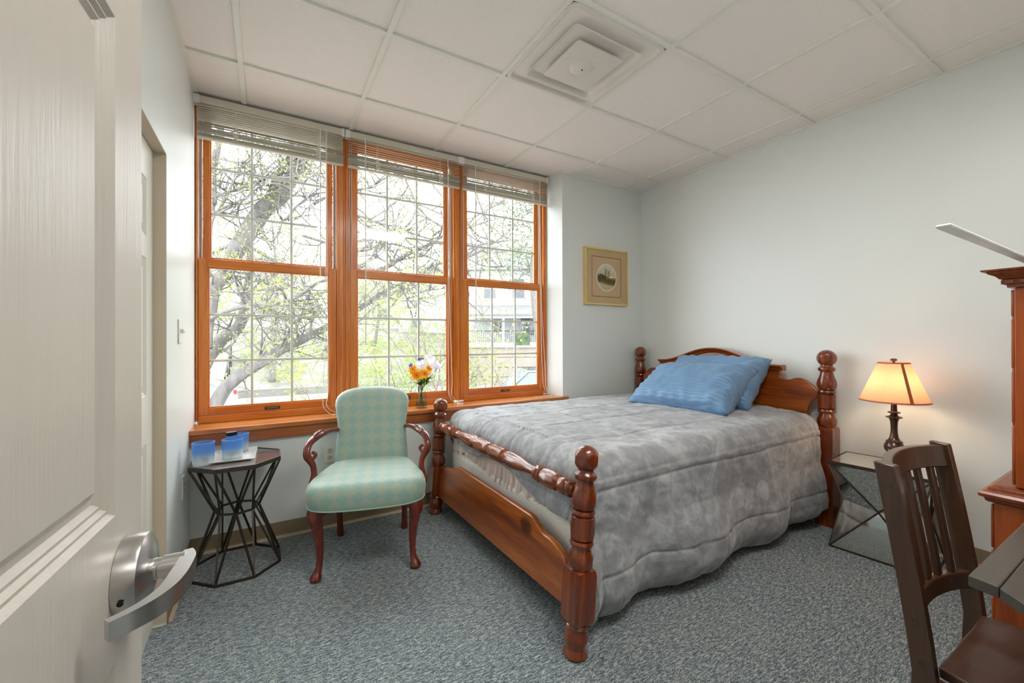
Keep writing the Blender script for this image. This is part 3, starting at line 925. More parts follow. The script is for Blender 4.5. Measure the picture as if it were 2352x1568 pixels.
# shaped footboard panel and headboard
def ease(t): return t * t * (3 - 2 * t)
def foot_outline():
    pts = [(1.268, 0.135), (1.268, 0.265), (1.30, 0.29), (1.335, 0.328), (1.38, 0.343), (1.42, 0.350)]
    for k in range(9):
        t = k / 8
        pts.append((1.45 + 0.12 * t, 0.350 + 0.045 * ease(t)))
    for k in range(9):
        t = k / 8
        pts.append((2.37 + 0.10 * t, 0.395 - 0.045 * ease(t)))
    pts += [(2.52, 0.350), (2.56, 0.343), (2.605, 0.328), (2.64, 0.29), (2.67, 0.265), (2.67, 0.115)]
    return pts
fb = MB().prism(foot_outline(), -0.014, 0.014, 'yz').build('footboard_panel', M['pine_y'], bed, smooth=30, bevel=0.005)
fb.location = Vector((1.012, 0, 0.0)) - BO
fb.rotation_euler = (0, 0.05, 0)

def head_outline():
    c, pts = 2.02, []
    right = [(0.71, 0.62), (0.665, 0.66), (0.655, 0.70), (0.665, 0.745), (0.69, 0.785), (0.72, 0.80), (0.72, 0.845), (0.70, 0.86), (0.675, 0.885), (0.65, 0.905), (0.625, 0.916), (0.60, 0.918), (0.575, 0.912), (0.555, 0.903), (0.535, 0.9), (0.515, 0.905), (0.49, 0.915), (0.485, 0.962)]
    arch = [(0.485 - 0.97 * k / 24, 0.962 + 0.112 * (0.5 + 0.5 * math.cos(PI * abs(0.485 - 0.97 * k / 24) / 0.485))) for k in range(25)]
    pts = [(c - d, z) for d, z in right] + [(c - d, z) for d, z in arch] + [(c + d, z) for d, z in reversed(right)]
    return [(p, q) for p, q in pts]
hb = MB().prism(head_outline(), -0.016, 0.016, 'yz').build('headboard_panel', M['pine_head'], bed, smooth=30, bevel=0.004)
hb.location = Vector((3.075, 0, 0)) - BO
cap = MB()
prof = [(-0.024, 0.0), (-0.030, 0.006), (-0.034, 0.018), (-0.045, 0.024), (-0.056, 0.030), (-0.060, 0.040), (0.02, 0.040), (0.02, 0.0)]
rs = []
for k in range(41):
    d = 0.515 - 1.03 * k / 40
    z = 0.958 + 0.112 * (0.5 + 0.5 * math.cos(PI * min(1, abs(d) / 0.485)))
    rs.append([(a, 2.02 - d, z + b) for a, b in prof])
cp = cap.rings(rs).build('headboard_cap', M['pine_head'], bed, smooth=35)
cp.location = Vector((3.075, 0, 0)) - BO
cv = MB()
for k in range(9):
    a = math.radians(-72 + 18 * k)
    cv.box((3.0575, 2.02 + 0.05 * math.sin(a) * 1.5, 1.000 + 0.024 * math.cos(a)), (0.003, 0.0045, 0.05), Matrix.Rotation(-a * 1.1, 3, 'X'))
for s in (-1, 1):
    for k in range(4):
        cv.box((3.0575, 2.02 + s * (0.12 + 0.025 * k), 0.994 - 0.004 * k), (0.003, 0.026, 0.005), Matrix.Rotation(s * (-0.5 + 0.2 * k), 3, 'X'))
cvo = cv.build('carved_leaves', M['ink'], bed)
cvo.location = -BO
for y, nm in ((1.302, 'side_rail'), (2.72, 'side_rail')):
    sr = MB().bx(1.03, 3.04, y - 0.011, y + 0.011, 0.145, 0.20).build(nm, M['pine_rail'], bed, bevel=0.004)
    sr.location = -BO
hk = MB().bx(3.0, 3.055, 1.198, 1.206, 0.30, 0.46).build('rail_bracket', M['pine_z'], bed, bevel=0.003)
hk.location = -BO

def rounded_slab(x0, x1, y0, y1, z0, z1, r, puff=0.0):
    """soft block with rounded plan corners and edges"""
    mb = MB()
    def ring(ins, z):
        out = []
        rr = max(0.002, r - ins)
        for cx_, cy_, a0 in ((x1 - r, y1 - r, 0), (x0 + r, y1 - r, 90), (x0 + r, y0 + r, 180), (x1 - r, y0 + r, 270)):
            for k in range(6):
                a = math.radians(a0 + 18 * k)
                out.append((cx_ + rr * math.cos(a), cy_ + rr * math.sin(a), z))
        return out
    e = min(r * 0.7, (z1 - z0) * 0.4)
    rs = []
    for k in range(5):
        a = PI / 2 * k / 4
        rs.append(ring(e * (1 - math.sin(a)), z0 + e * (1 - math.cos(a))))
    for k in range(5):
        a = PI / 2 * k / 4
        rs.append(ring(e * (1 - math.cos(a)), z1 - e * (1 - math.sin(a))))
    return mb.rings(rs)
bs = thing('box_spring', 'white knit-covered box spring showing above the footboard', 'box spring', (2.03, 2.0, 0.2))
o = rounded_slab(1.10, 3.03, 1.322, 2.69, 0.202, 0.425, 0.045).build('cover', M['knit'], bs, smooth=50); o.location = (-2.03, -2.0, -0.2)
mt = thing('mattress', 'mattress under the grey comforter, wrapped in a gathered blush sheet', 'mattress', (2.03, 2.0, 0.43))
o = rounded_slab(1.12, 3.03, 1.335, 2.665, 0.428, 0.655, 0.06).build('ticking', M['sheet'], mt, smooth=50); o.location = (-2.03, -2.0, -0.43)
# gathered elastic edge of the sheet at the foot end
sh = MB()
rs = []
for i in range(150):
    t = i / 149
    y = 2.66 - 1.32 * t
    g = 0.008 * math.sin(t * 150 + 3 * math.sin(t * 23)) + 0.005 * math.sin(t * 331)
    lo = 0.425 - 0.03 * t + 0.02 * math.sin(t * 9) + g * 0.6
    rs.append([(1.118, y, 0.55), (1.114 - abs(g) * 0.3, y, 0.50), (1.108 + g * 0.6, y + g * 0.4, 0.455), (1.103 + g * 0.8, y, lo + 0.015), (1.104 + g * 0.7, y, lo), (1.112, y, lo + 0.01)])
o = sh.rings(rs, cap0=False, cap1=False, closed=False).build('gathered_sheet', M['sheet'], mt, smooth=80); o.location = (-2.03, -2.0, -0.43)

# ---- comforter: quilted plush thrown over the mattress, falling to the floor on the near side
def comforter():
    X0, X1, Y0, Y1, ZT, r = 1.176, 3.0, 1.365, 2.63, 0.697, 0.095
    na, nb = 330, 320
    seamx = [0.084 + 0.338 * k for k in range(-2, 9)]
    seamy = [-0.184 + 0.336 * k for k in range(-2, 6)]
    verts = []
    n1 = lambda p: mnoise.noise(Vector(p))
    for i in range(na):
        for j in range(nb):
            vj = j / (nb - 1)
            b = -0.735 + vj * (0.735 + (Y1 - Y0) + 0.22)
            bb = clip(b / (Y1 - Y0), 0, 1)
            foot = 0.225 + 0.075 * (1 - bb) + 0.03 * math.sin(b * 7 + 0.6)
            if b < 0: foot = 0.30 + 0.25 * clip(-b / 0.3, 0, 1)
            a = -foot + (i / (na - 1)) * (foot + X1 - X0)
            oa, ob, oc = max(0, -a), max(0, -b), max(0, b - (Y1 - Y0))
            oy = ob if ob > 0 else oc
            sy = -1 if ob > 0 else 1
            Lm = math.hypot(oa, oy)
            px, py = X0 + max(0, a), Y0 + clip(b, 0, Y1 - Y0)
            # puffing between the quilting seams
            sx = min(abs(a - s) for s in seamx)
            wob = 0.012 * n1((a * 3, b * 3, 1.7))
            sy_ = min(abs(b + wob - s) for s in seamy)
            sxx = min(abs(a + wob - s) for s in seamx)
            dseam = min(sxx, sy_)
            puff = 0.005 * (1 - math.exp(-(dseam / 0.014) ** 1.1)) + 0.008 * n1((a * 3.5, b * 3.5, 0.3)) + 0.004 * n1((a * 9 + b * 5, b * 16, 5.1)) + 0.0025 * n1((a * 30 + b * 12, b * 34, 2.1)) - 0.004 * math.exp(-(dseam / 0.0045) ** 2)
            if Lm < 1e-6:
                verts.append((px, py, ZT + puff + 0.012 * math.sin(PI * bb)))
                continue
            dx, dy = -oa / Lm, sy * oy / Lm
            th = min(Lm / r, PI / 2)
            out = r * math.sin(th)
            drop = r * (1 - math.cos(th))
            rest = max(0, Lm - r * PI / 2)
            full_drop = drop + rest
            if rest > 0:
                q = rest / 0.58
                along = a if oy > oa else b
                fold = (0.030 * n1((along * 4.6, 0.3, q * 0.8)) + 0.026 * math.sin(along * 11.5 + 2.2 * n1((along * 1.3, 0, 0))) * clip(q, 0, 1)) * clip(q * 1.6, 0, 1)
                fold += 0.010 * n1((along * 15, q * 5, 2.0)) * clip(q, 0, 1)
                belly = 0.034 * math.sin(PI * clip((q - 0.35) / 0.65, 0, 1)) * (1 + 0.8 * n1((along * 2.2, 0, 9)))
                tuck = -0.05 * clip((q - 0.8) / 0.2, 0, 1) ** 2
                if oy >= oa and sy < 0:
                    out += fold + belly + tuck + 0.006
                elif sy > 0 and oy >= oa:
                    out += 0.3 * fold
                else:
                    out += 0.18 * fold
            z = ZT - full_drop
            hem = 0.022 + 0.022 * (0.5 + n1((a * 3.1, 7.0, 0)))
            if a > 1.35 and sy < 0: hem += 0.10 * clip((a - 1.35) / 0.45, 0, 1) ** 2
            if z < hem: z = hem + 0.02 * (1 - math.exp((z - hem) / 0.03)) * 0.5
            nx, ny, nz = dx * math.sin(th), dy * math.sin(th), math.cos(th)
            verts.append((px + dx * out + nx * puff, py + dy * out + ny * puff, z + nz * puff))
    mb = MB()
    fs = [(i * nb + j, (i + 1) * nb + j, (i + 1) * nb + j + 1, i * nb + j + 1) for i in range(na - 1) for j in range(nb - 1)]
    mb.add(verts, fs)
    return mb
cm = comforter().build('comforter', M['velvet'], None, smooth=180)
tag(cm, 'grey plush quilted comforter draped over the bed down to the carpet', 'comforter')
md = cm.modifiers.new('thickness', 'SOLIDIFY')
md.thickness = 0.010
md.offset = -1

def pillow(label, loc, rot, w, h, t, seed):
    n, m_ = 46, 38
    mb = MB()
    top, bot = [], []
    for sgn, dst in ((1, top), (-1, bot)):
        for i in range(n):
            for j in range(m_):
                u, v = -1 + 2 * i / (n - 1), -1 + 2 * j / (m_ - 1)
                pin = 1 - 0.07 * (1 - abs(u) ** 2.0) * abs(v) ** 6 - 0.0
                pin2 = 1 - 0.06 * (1 - abs(v) ** 2.0) * abs(u) ** 6
                x, y = v * h / 2 * pin, u * w / 2 * pin2
                th = max(0, (1 - abs(u) ** (6.0 if u < 0 else 3.4))) ** (0.36 if u < 0 else 0.45) * max(0, (1 - abs(v) ** 3.0)) ** 0.45
                wr = 0.012 * mnoise.noise(Vector((x * 8, y * 6, seed))) + 0.009 * mnoise.noise(Vector((x * 9 + y * 16, y * 12 - x * 14, seed + 3)))
                edge = max(abs(u), abs(v))
                wr += 0.012 * math.sin(12 * (u if abs(v) > abs(u) else v) * 2.3 + seed) * clip((edge - 0.72) / 0.2, 0, 1) * (1 - clip((edge - 0.92) / 0.08, 0, 1))
                # open end: heavier puckers
                if u < -0.55: wr += 0.022 * math.sin(v * 9 + u * 8 + seed) * clip((-u - 0.55) / 0.25, 0, 1) * th
                dst.append((x, y, sgn * (t / 2 * th + wr * (0.15 + th) * 0.9)))
    fs = []
    for i in range(n - 1):
        for j in range(m_ - 1):
            a = i * m_ + j
            fs.append((a, a + m_, a + m_ + 1, a + 1))
    mb.add(top, fs)
    mb.add(bot, [tuple(reversed(f)) for f in fs])
    o = mb.build('pillow', M['pillow'], None, smooth=180)
    bm = bmesh.new(); bm.from_mesh(o.data)
    bmesh.ops.remove_doubles(bm, verts=bm.verts, dist=0.0015)
    bmesh.ops.recalc_face_normals(bm, faces=bm.faces)
    bm.to_mesh(o.data); bm.free()
    o.location = loc
    o.rotation_euler = rot
    return tag(o, label, 'pillow', 'blue pillows at the head of the bed')
pillow('blue striped pillow in front, leaning back on the other pillow', (2.60, 1.90, 0.838), (0, -math.radians(28), math.radians(8)), 0.72, 0.52, 0.22, 1.3)
pillow('blue pillow behind, propped upright against the carved headboard', (2.84, 1.91, 0.872), (0, -math.radians(44), math.radians(4)), 0.72, 0.47, 0.19, 4.1)

# ------------------------------------------------------------------ upholstered armchair
arm = thing('armchair', 'teal damask armchair with carved mahogany arms and cabriole legs below the window', 'armchair', (0.50, 2.395, 0), -math.radians(15.6))
def seat_ring(k, z, nn=56):
    out = []
    for i in range(nn):
        t = 2 * PI * i / nn
        c, s = math.cos(t), math.sin(t)
        e = 0.5
        x = math.copysign(abs(c) ** e, c)
        y = math.copysign(abs(s) ** e, s)
        wdt = 0.262 - 0.055 * y
        bow = -0.022 * (1 - x * x) if y < 0 else 0.0
        out.append((x * wdt * k, (y * 0.268 + bow * min(1, -y)) * k - 0.008, z))
    return out
sprof = [(0.93, 0.352), (0.985, 0.354), (1.005, 0.362), (1.02, 0.385), (1.03, 0.41), (1.025, 0.432), (1.0, 0.452), (0.955, 0.466), (0.88, 0.477), (0.72, 0.487), (0.45, 0.494), (0.15, 0.496)]
seat = MB().rings([seat_ring(k, z) for k, z in sprof]).build('seat', M['damask'], arm, smooth=60)
wp = [Vector(p) for p in seat_ring(1.004, 0.355)]
MB().tube(wp + [wp[0]], 0.0042, 8).build('welt', M['welt'], seat)
def back_outline(k):
    hw = [(0.205, 0.44), (0.203, 0.50), (0.199, 0.56), (0.194, 0.62), (0.193, 0.67), (0.199, 0.71), (0.205, 0.75), (0.211, 0.785), (0.209, 0.812), (0.199, 0.835), (0.181, 0.854), (0.152, 0.869), (0.111, 0.879), (0.055, 0.885), (0.0, 0.887)]
    pts = [(x, z) for x, z in hw] + [(-x, z) for x, z in reversed(hw[:-1])]
    cz = 0.655
    return [(x * k if k > 0.9 else x * k, cz + (z - cz) * (k if k > 0.9 else k)) for x, z in pts]
def back_y(z): return 0.155 + (z - 0.44) * 0.24
brs = []
for k, dy in ((0.97, 0.055), (1.0, 0.047), (1.015, 0.03), (1.015, 0.01), (1.0, -0.006), (0.97, -0.017), (0.90, -0.026), (0.72, -0.034), (0.4, -0.038), (0.1, -0.039)):
    brs.append([(x, back_y(z) + dy, z) for x, z in back_outline(k)])
bk = MB().rings(brs).build('backrest', M['damask'], arm, smooth=60)
for s in (-1, 1):
    a = MB()
    pth = bez([(s * 0.188, 0.205, 0.652), (s * 0.225, 0.14, 0.660), (s * 0.262, 0.06, 0.657), (s * 0.287, 0.015, 0.645), (s * 0.305, -0.02, 0.625), (s * 0.313, -0.045, 0.595), (s * 0.309, -0.05, 0.565), (s * 0.295, -0.045, 0.540), (s * 0.282, -0.042, 0.510), (s * 0.277, -0.045, 0.47), (s * 0.283, -0.05, 0.43), (s * 0.292, -0.055, 0.40), (s * 0.285, -0.055, 0.36)], 5)
    nA = len(pth)
    a.tube(pth, lerp_list([0.014, 0.016, 0.022, 0.022, 0.019, 0.019, 0.021, 0.019, 0.016, 0.0165, 0.02, 0.017, 0.014], nA), 14, sq=(1.0, 0.78))
    # scroll where the arm meets its support, and carved knuckle
    a.tube(bez([(s * 0.298, -0.048, 0.548), (s * 0.284, -0.046, 0.553), (s * 0.272, -0.044, 0.566), (s * 0.272, -0.043, 0.580), (s * 0.281, -0.042, 0.586), (s * 0.287, -0.042, 0.578)], 5), lerp_list([0.014, 0.012, 0.010, 0.009, 0.008, 0.006], 26), 10)
    a.tube(bez([(s * 0.250, 0.09, 0.673), (s * 0.268, 0.05, 0.672), (s * 0.282, 0.018, 0.662), (s * 0.280, -0.005, 0.650)], 5), lerp_list([0.006, 0.011, 0.012, 0.008], 16), 8)
    a.build('armrest', M['mahogany'], arm, smooth=60)
def cab_leg(sx):
    mb = MB()
    d = Vector((sx * 0.6, -0.8, 0)).normalized()
    base = Vector((sx * 0.225, -0.205, 0))
    zs = [(0.372, -0.004, 0.034), (0.35, 0.010, 0.037), (0.325, 0.018, 0.036), (0.29, 0.017, 0.031), (0.25, 0.010, 0.0265), (0.20, 0.003, 0.0225), (0.14, -0.002, 0.0185), (0.09, -0.002, 0.0155), (0.055, 0.003, 0.016), (0.035, 0.012, 0.021), (0.02, 0.018, 0.027), (0.011, 0.018, 0.0285), (0.006, 0.017, 0.024), (0.0, 0.016, 0.023)]
    rs = []
    for z, o_, r in zs:
        c = base + d * o_ * 1.25
        rs.append([(c.x + r * math.cos(2 * PI * j / 18), c.y + r * math.sin(2 * PI * j / 18), z) for j in range(18)])
    mb.rings(rs)
    # ears under the rail and a carved knee
    for ev in (Vector((-sx, 0.08, 0)), Vector((0, 1, 0))):
        ev.normalize()
        p = base + d * 0.010
        mb.tube([p + ev * 0.02 + Vector((0, 0, 0.325)), p + ev * 0.045 + Vector((0, 0, 0.338)), p + ev * 0.085 + Vector((0, 0, 0.348))], [0.018, 0.016, 0.006], 10)
    for q in (-0.6, -0.2, 0.2, 0.6):
        e = Matrix.Rotation(q, 3, 'Z') @ d
        mb.tube([base + e * 0.045 + Vector((0, 0, 0.355)), base + e * 0.0525 + Vector((0, 0, 0.33)), base + (Matrix.Rotation(q * 0.6, 3, 'Z') @ d) * 0.049 + Vector((0, 0, 0.29)), base + (Matrix.Rotation(q * 0.2, 3, 'Z') @ d) * 0.040 + Vector((0, 0, 0.262))], [0.005, 0.0062, 0.0045, 0.002], 7)
    return mb.build('leg', M['mahogany'], arm, smooth=60)
for sx in (-1, 1): cab_leg(sx)
for sx in (-1, 1):
    mb = MB()
    p0, p1 = Vector((sx * 0.188, 0.195, 0.36)), Vector((sx * 0.187, 0.262, 0.0))
    rs = []
    for t, r in ((0, 0.021), (0.35, 0.018), (0.7, 0.0165), (0.85, 0.018), (0.96, 0.022), (1.0, 0.021)):
        c = p0.lerp(p1, t) + Vector((0, -0.015 * math.sin(PI * t), 0))
        rs.append([(c.x + r * math.cos(2 * PI * j / 12), c.y + r * math.sin(2 * PI * j / 12), c.z) for j in range(12)])
    mb.rings(rs).build('leg', M['mahogany'], arm, smooth=60)

# ------------------------------------------------------------------ octagonal wire table
tb = thing('side_table', 'octagonal dark wire-frame side table with a mirrored top, beside the left wall', 'table', (-0.128, 2.625, 0))
TR, TZ = 0.212, 0.562
def octv(r, z, ph=0.0): return [Vector((r * math.cos(2 * PI * k / 8 + PI / 8 + ph), r * math.sin(2 * PI * k / 8 + PI / 8 + ph), z)) for k in range(8)]
top = MB().prism([(p.x, p.y) for p in octv(TR - 0.006, 0)], TZ - 0.012, TZ - 0.002, 'xy').build('tabletop', M['table_top'], tb, smooth=0)
def ring_bar(pts, w, h): 
    mb = MB()
    n = len(pts)
    rs = []
    for k in range(n):
        p = pts[k]
        d = Vector((p.x, p.y, 0)).normalized() / math.cos(PI / 8)
        rs.append([p - d * w + Vector((0, 0, -h)), p + d * w + Vector((0, 0, -h)), p + d * w + Vector((0, 0, h)), p - d * w + Vector((0, 0, h))])
    rs.append(rs[0])
    return mb.rings(rs, cap0=False, cap1=False)
ring_bar(octv(TR - 0.002, TZ - 0.010), 0.004, 0.0105).build('top_rim', M['dark_metal'], tb, smooth=0)
ring_bar(octv(0.098, 0.300, PI / 8), 0.004, 0.005).build('waist_ring', M['dark_metal'], tb, smooth=0)
ring_bar(octv(TR - 0.002, 0.0055), 0.0045, 0.0055).build('base_ring', M['dark_metal'], tb, smooth=0)
wv = octv(0.098, 0.300, PI / 8)
for zz in (TZ - 0.02, 0.009):
    ov = octv(TR - 0.004, zz)
    for k in range(8):
        for q in (k, (k - 1) % 8):
            MB().tube([ov[k], wv[q]], 0.0042, 4).build('strut', M['dark_metal'], tb, smooth=0)

def tumbler(label, loc, r, h):
    t = thing('candle_glass', label, 'glass', loc, group='blue frosted tumblers on the octagonal table')
    MB().lathe([(0.0, 0.0), (r * 0.86, 0.0), (r * 0.92, 0.004), (r * 0.95, 0.02), (r, h), (r - 0.0028, h + 0.0006), (r - 0.004, h - 0.002), (r * 0.95 - 0.004, 0.02), (r * 0.88, 0.010), (0.0, 0.008)], 40).build('cup', M['frost'], t, smooth=40)
    rnd = random.Random(int(loc[0] * 1000))
    st = MB()
    for k in range(9):
        a, q = rnd.uniform(0, 6.28), rnd.uniform(0, r * 0.6)
        rr = rnd.uniform(0.006, 0.011)
        st.lathe([(rr * math.sin(u * PI / 6), rr * 0.7 * (1 - math.cos(u * PI / 6))) for u in range(7)], 8, (q * math.cos(a), q * math.sin(a), 0.011 + rnd.uniform(0, 0.012)))
    s = st.build('glass_pebbles', M['leaf_dark'], t)
    s['kind'] = 'stuff'
    return t
tumbler('blue frosted tumbler standing alone at the left edge of the octagonal table', (-0.267, 2.571, TZ), 0.048, 0.110)

tr = thing('tray', 'square white marbled tray on the octagonal table under a blue tumbler', 'tray', (-0.140, 2.650, TZ), -math.radians(2))
trm = MB()
rs = []
for hx_, hz_ in ((0.075, 0.0), (0.09, 0.001), (0.112, 0.012), (0.115, 0.015), (0.112, 0.0155), (0.088, 0.006), (0.07, 0.005)):
    hx_ *= 0.86
    ry = hx_ * 1.36
    rs.append([(-hx_, -ry, hz_), (hx_, -ry, hz_), (hx_, ry, hz_), (-hx_, ry, hz_)])
trm.rings(rs).build('dish', M['porcelain'], tr, smooth=0, bevel=0.002)
tumbler('blue frosted tumbler on the front of the white tray', (-0.147, 2.588, TZ + 0.0058), 0.047, 0.102)
tumbler('blue frosted tumbler at the back, behind the white tray\'s front glass', (-0.122, 2.735, TZ + 0.0060), 0.043, 0.100)
bt = thing('bottle', 'slim square blue bottle with a dark cap between the tumblers', 'bottle', (-0.163, 2.668, TZ + 0.006), 0.3)
MB().bx(-0.014, 0.014, -0.014, 0.014, 0.0, 0.105).build('body', M['blue_glass'], bt, bevel=0.003)
MB().bx(-0.017, 0.030, -0.0165, 0.0165, 0.1055, 0.124).build('cap', M['black_metal'], bt, bevel=0.002)

# ------------------------------------------------------------------ vase of flowers on the sill
vz = thing('flower_vase', 'small clear glass vase of orange and white flowers on the window sill', 'vase', (0.965, 2.905, 0.691))
MB().lathe([(0.0, 0.0), (0.034, 0.0), (0.036, 0.006), (0.031, 0.05), (0.0255, 0.095), (0.025, 0.115), (0.0275, 0.132), (0.0262, 0.132), (0.0235, 0.115), (0.024, 0.095), (0.0292, 0.05), (0.033, 0.012), (0.0, 0.009)], 32).build('glass_body', M['vase_glass'], vz, smooth=40)
MB().lathe([(0.0, 0.010), (0.0325, 0.0125), (0.0305, 0.035), (0.0, 0.035)], 24).build('water', glass_thin('vase_water', (0.72, 0.84, 0.70), 0.05), vz)
M['orange'] = leaf_mat('orange_petal', rgb('f09a1e'), rgb('f7b545'), 30)
M['white_petal'] = leaf_mat('white_petal', rgb('e8e6ee'), rgb('fbfaff'), 20)
M['violet'] = leaf_mat('violet_petal', rgb('5a5cc0'), rgb('8a8ad8'), 30)
M['flower_eye'] = plain('flower_eye', rgb('c07a1a'), 0.8)
M['greens'] = leaf_mat('bouquet_green', rgb('3c5a1c'), rgb('648434'), 20)
def flower(name, mat, c, nrm, R, npet, wide, cup, eye=True):
    n = Vector(nrm).normalized()
    q = n.to_track_quat('Z', 'Y').to_matrix()
    mb = MB()
    for k in range(npet):
        a = 2 * PI * k / npet
        for lay in (0, 1):
            if lay and npet < 7: continue
            aa = a + lay * PI / npet
            RR = R * (1 - 0.22 * lay)
            rows = []
            for i in range(6):
                t = i / 5
                wv_ = wide * RR * math.sin(PI * min(1, 0.12 + 0.83 * t)) ** 0.8
                zz = cup * RR * math.sin(t * PI * 0.75) + lay * 0.003
                rows.append([q @ (Matrix.Rotation(aa, 3, 'Z') @ Vector((RR * t, s * wv_, zz - 0.15 * abs(s) * wv_))) + Vector(c) for s in (-1, 0, 1)])
            mb.rings(rows, cap0=False, cap1=False, closed=False)
    o = mb.build(name, mat, vz, smooth=180)
    if eye:
        r = R * 0.16
        e = MB().lathe([(r * math.sin(u * PI / 8), r * (1 - math.cos(u * PI / 8))) for u in range(9)], 10, Vector(c) - n * r * 0.3, n).build('flower_eye', M['flower_eye'], o)
    return o
for c, n, R in (((-0.040, -0.04, 0.205), (-0.5, -0.9, 0.15), 0.040), ((0.0, -0.05, 0.213), (0.1, -1, 0.1), 0.036), ((0.03, -0.03, 0.240), (0.4, -0.9, 0.4), 0.030), ((-0.055, -0.02, 0.235), (-0.8, -0.6, 0.4), 0.032)):
    flower('orange_bloom', M['orange'], c, n, R, 9, 0.17, 0.25)
for c, n, R in (((-0.012, -0.035, 0.262), (-0.1, -0.8, 0.6), 0.036), ((0.062, 0.0, 0.265), (0.4, -0.8, 0.5), 0.042), ((0.10, 0.01, 0.255), (0.7, -0.6, 0.4), 0.040), ((0.055, 0.01, 0.30), (0.1, -0.6, 0.9), 0.038), ((0.078, -0.01, 0.225), (0.6, -0.8, 0.0), 0.034)):
    flower('white_bloom', M['white_petal'], c, n, R, 5, 0.42, 0.3, False)
for c, n in (((0.005, 0.0, 0.298), (0, -0.5, 1)), ((-0.068, -0.02, 0.262), (-0.8, -0.5, 0.4)), ((-0.012, 0.0, 0.295), (-0.3, -0.6, 0.8))):
    flower('violet_bloom', M['violet'], c, n, 0.016, 6, 0.3, 0.3, False)
vz.scale = (1.22, 1.22, 1.17)
lf = MB()
rnd = random.Random(7)
for k in range(46):
    a = rnd.uniform(0, 2 * PI)
    tilt = rnd.uniform(0.3, 1.25)
    d = Vector((math.cos(a) * math.sin(tilt), math.sin(a) * math.sin(tilt) * 0.8 - 0.15, math.cos(tilt)))
    p = Vector((0.008 + 0.012 * math.cos(a), -0.01 + 0.010 * math.sin(a), rnd.uniform(0.13, 0.17)))
    L_ = rnd.uniform(0.04, 0.075)
    s_ = d.cross(Vector((0, 0, 1))).normalized() * L_ * 0.14
    up_ = Vector((0, 0, -0.012))
    lf.add([p, p + d * L_ * 0.5 + s_, p + d * L_ + up_, p + d * L_ * 0.5 - s_, p + d * L_ * 0.5 + Vector((0, 0, 0.004))], [(0, 1, 4), (1, 2, 4), (2, 3, 4), (3, 0, 4)])
lf.build('leaves', M['greens'], vz, smooth=180)
for k, (a, b) in enumerate(((-0.04, 0.20), (0.0, 0.21), (0.03, 0.235), (0.06, 0.25), (-0.01, 0.25), (0.09, 0.25))):
    MB().tube(bez([(-a * 0.25, 0.006 * (k % 3 - 1), 0.013), (a * 0.15, 0.004 * (k % 2), 0.125), (a, -0.02, b - 0.01)], 6), 0.0016, 5).build('flower_stem', M['greens'], vz)

# ------------------------------------------------------------------ framed print on the jog wall
pc = thing('framed_picture', 'small gilt-framed oval landscape print hanging on the wall by the window', 'picture', (2.692, YJ, 1.747))
pw, ph = 0.262, 0.256
fr = MB()
for s in (-1, 1):
    fr.prism([(s * pw, -ph), (s * pw, ph), (s * (pw - 0.014), ph - 0.014), (s * (pw - 0.014), -(ph - 0.014))], -0.032, 0.0, 'xz')
    fr.prism([(-pw, s * ph), (pw, s * ph), (pw - 0.014, s * (ph - 0.014)), (-(pw - 0.014), s * (ph - 0.014))], -0.032, 0.0, 'xz')
fr.build('frame', M['gold'], pc, smooth=0)
def frame_plate(hx_, hz_, ix, iz, y):
    mb = MB()
    mb.rings([[(-hx_, y, -hz_), (hx_, y, -hz_), (hx_, y, hz_), (-hx_, y, hz_)], [(-ix, y, -iz), (ix, y, -iz), (ix, y, iz), (-ix, y, iz)]], cap0=False, cap1=False)
    return mb
frame_plate(pw - 0.012, ph - 0.012, 0.180, 0.183, -0.0215).build('outer_mat', M['mat_outer'], pc, smooth=0)
frame_plate(0.181, 0.184, 0.174, 0.177, -0.021).build('mat_line', M['mat_line'], pc, smooth=0)
MB().bx(-0.175, 0.175, -0.0205, -0.018, -0.178, 0.178).build('inner_mat', M['mat_inner'], pc, smooth=0)
def oval(rx, rz, y0, y1, cz=0.0):
    return MB().prism([(rx * math.cos(2 * PI * k / 48), cz + rz * math.sin(2 * PI * k / 48)) for k in range(48)], y0, y1, 'xz')
oval(0.122, 0.126, -0.0213, -0.0205, -0.004).build('white_rim', M['paper'], pc, smooth=0)
def art_mat():
    m, N, L, B = new_mat('watercolour_landscape')
    v = coords(N, L)
    s = N.new('ShaderNodeSeparateXYZ')
    L.new(v, s.inputs[0])
    n = noise_node(N, L, coords(N, L, (14, 14, 26)), 1.0, 5, 0.6, 1.0)
    z = math_node(N, L, 'MULTIPLY_ADD', n, 0.05, s.outputs['Z'])
    z = math_node(N, L, 'MULTIPLY_ADD', s.outputs['X'], 0.12, z)
    f = math_node(N, L, 'MULTIPLY_ADD', z, 4.0, 0.5)
    L.new(ramp_node(N, L, f, [(0.10, rgb('b9b08c')), (0.28, rgb('c3b690')), (0.36, rgb('77693a')), (0.48, rgb('55502c')), (0.60, rgb('8a7c48')), (0.68, rgb('c9bd98')), (0.9, rgb('d5cfb4'))]), B.inputs['Base Color'])
    B.inputs['Roughness'].default_value = 0.8
    return m
pt = oval(0.114, 0.119, -0.0218, -0.0213, -0.004).build('print', art_mat(), pc, smooth=0)
hl = MB()
hl.prism([(-0.112, -0.02), (-0.10, 0.012), (-0.07, 0.028), (-0.04, 0.018), (-0.015, 0.004), (0.0, -0.012), (-0.05, -0.03)], -0.0221, -0.0218, 'xz')
hl.build('painted_hill', plain('painted_hill', rgb('57512f'), 0.9, var=0.4, scale=30), pt, smooth=0)
MB().prism([(0.02, 0.004), (0.05, 0.010), (0.085, 0.005), (0.09, -0.002), (0.05, -0.006), (0.02, -0.002)], -0.0221, -0.0218, 'xz').build('painted_lake', M['paper'], pt, smooth=0)
tw = MB()
rnd = random.Random(3)
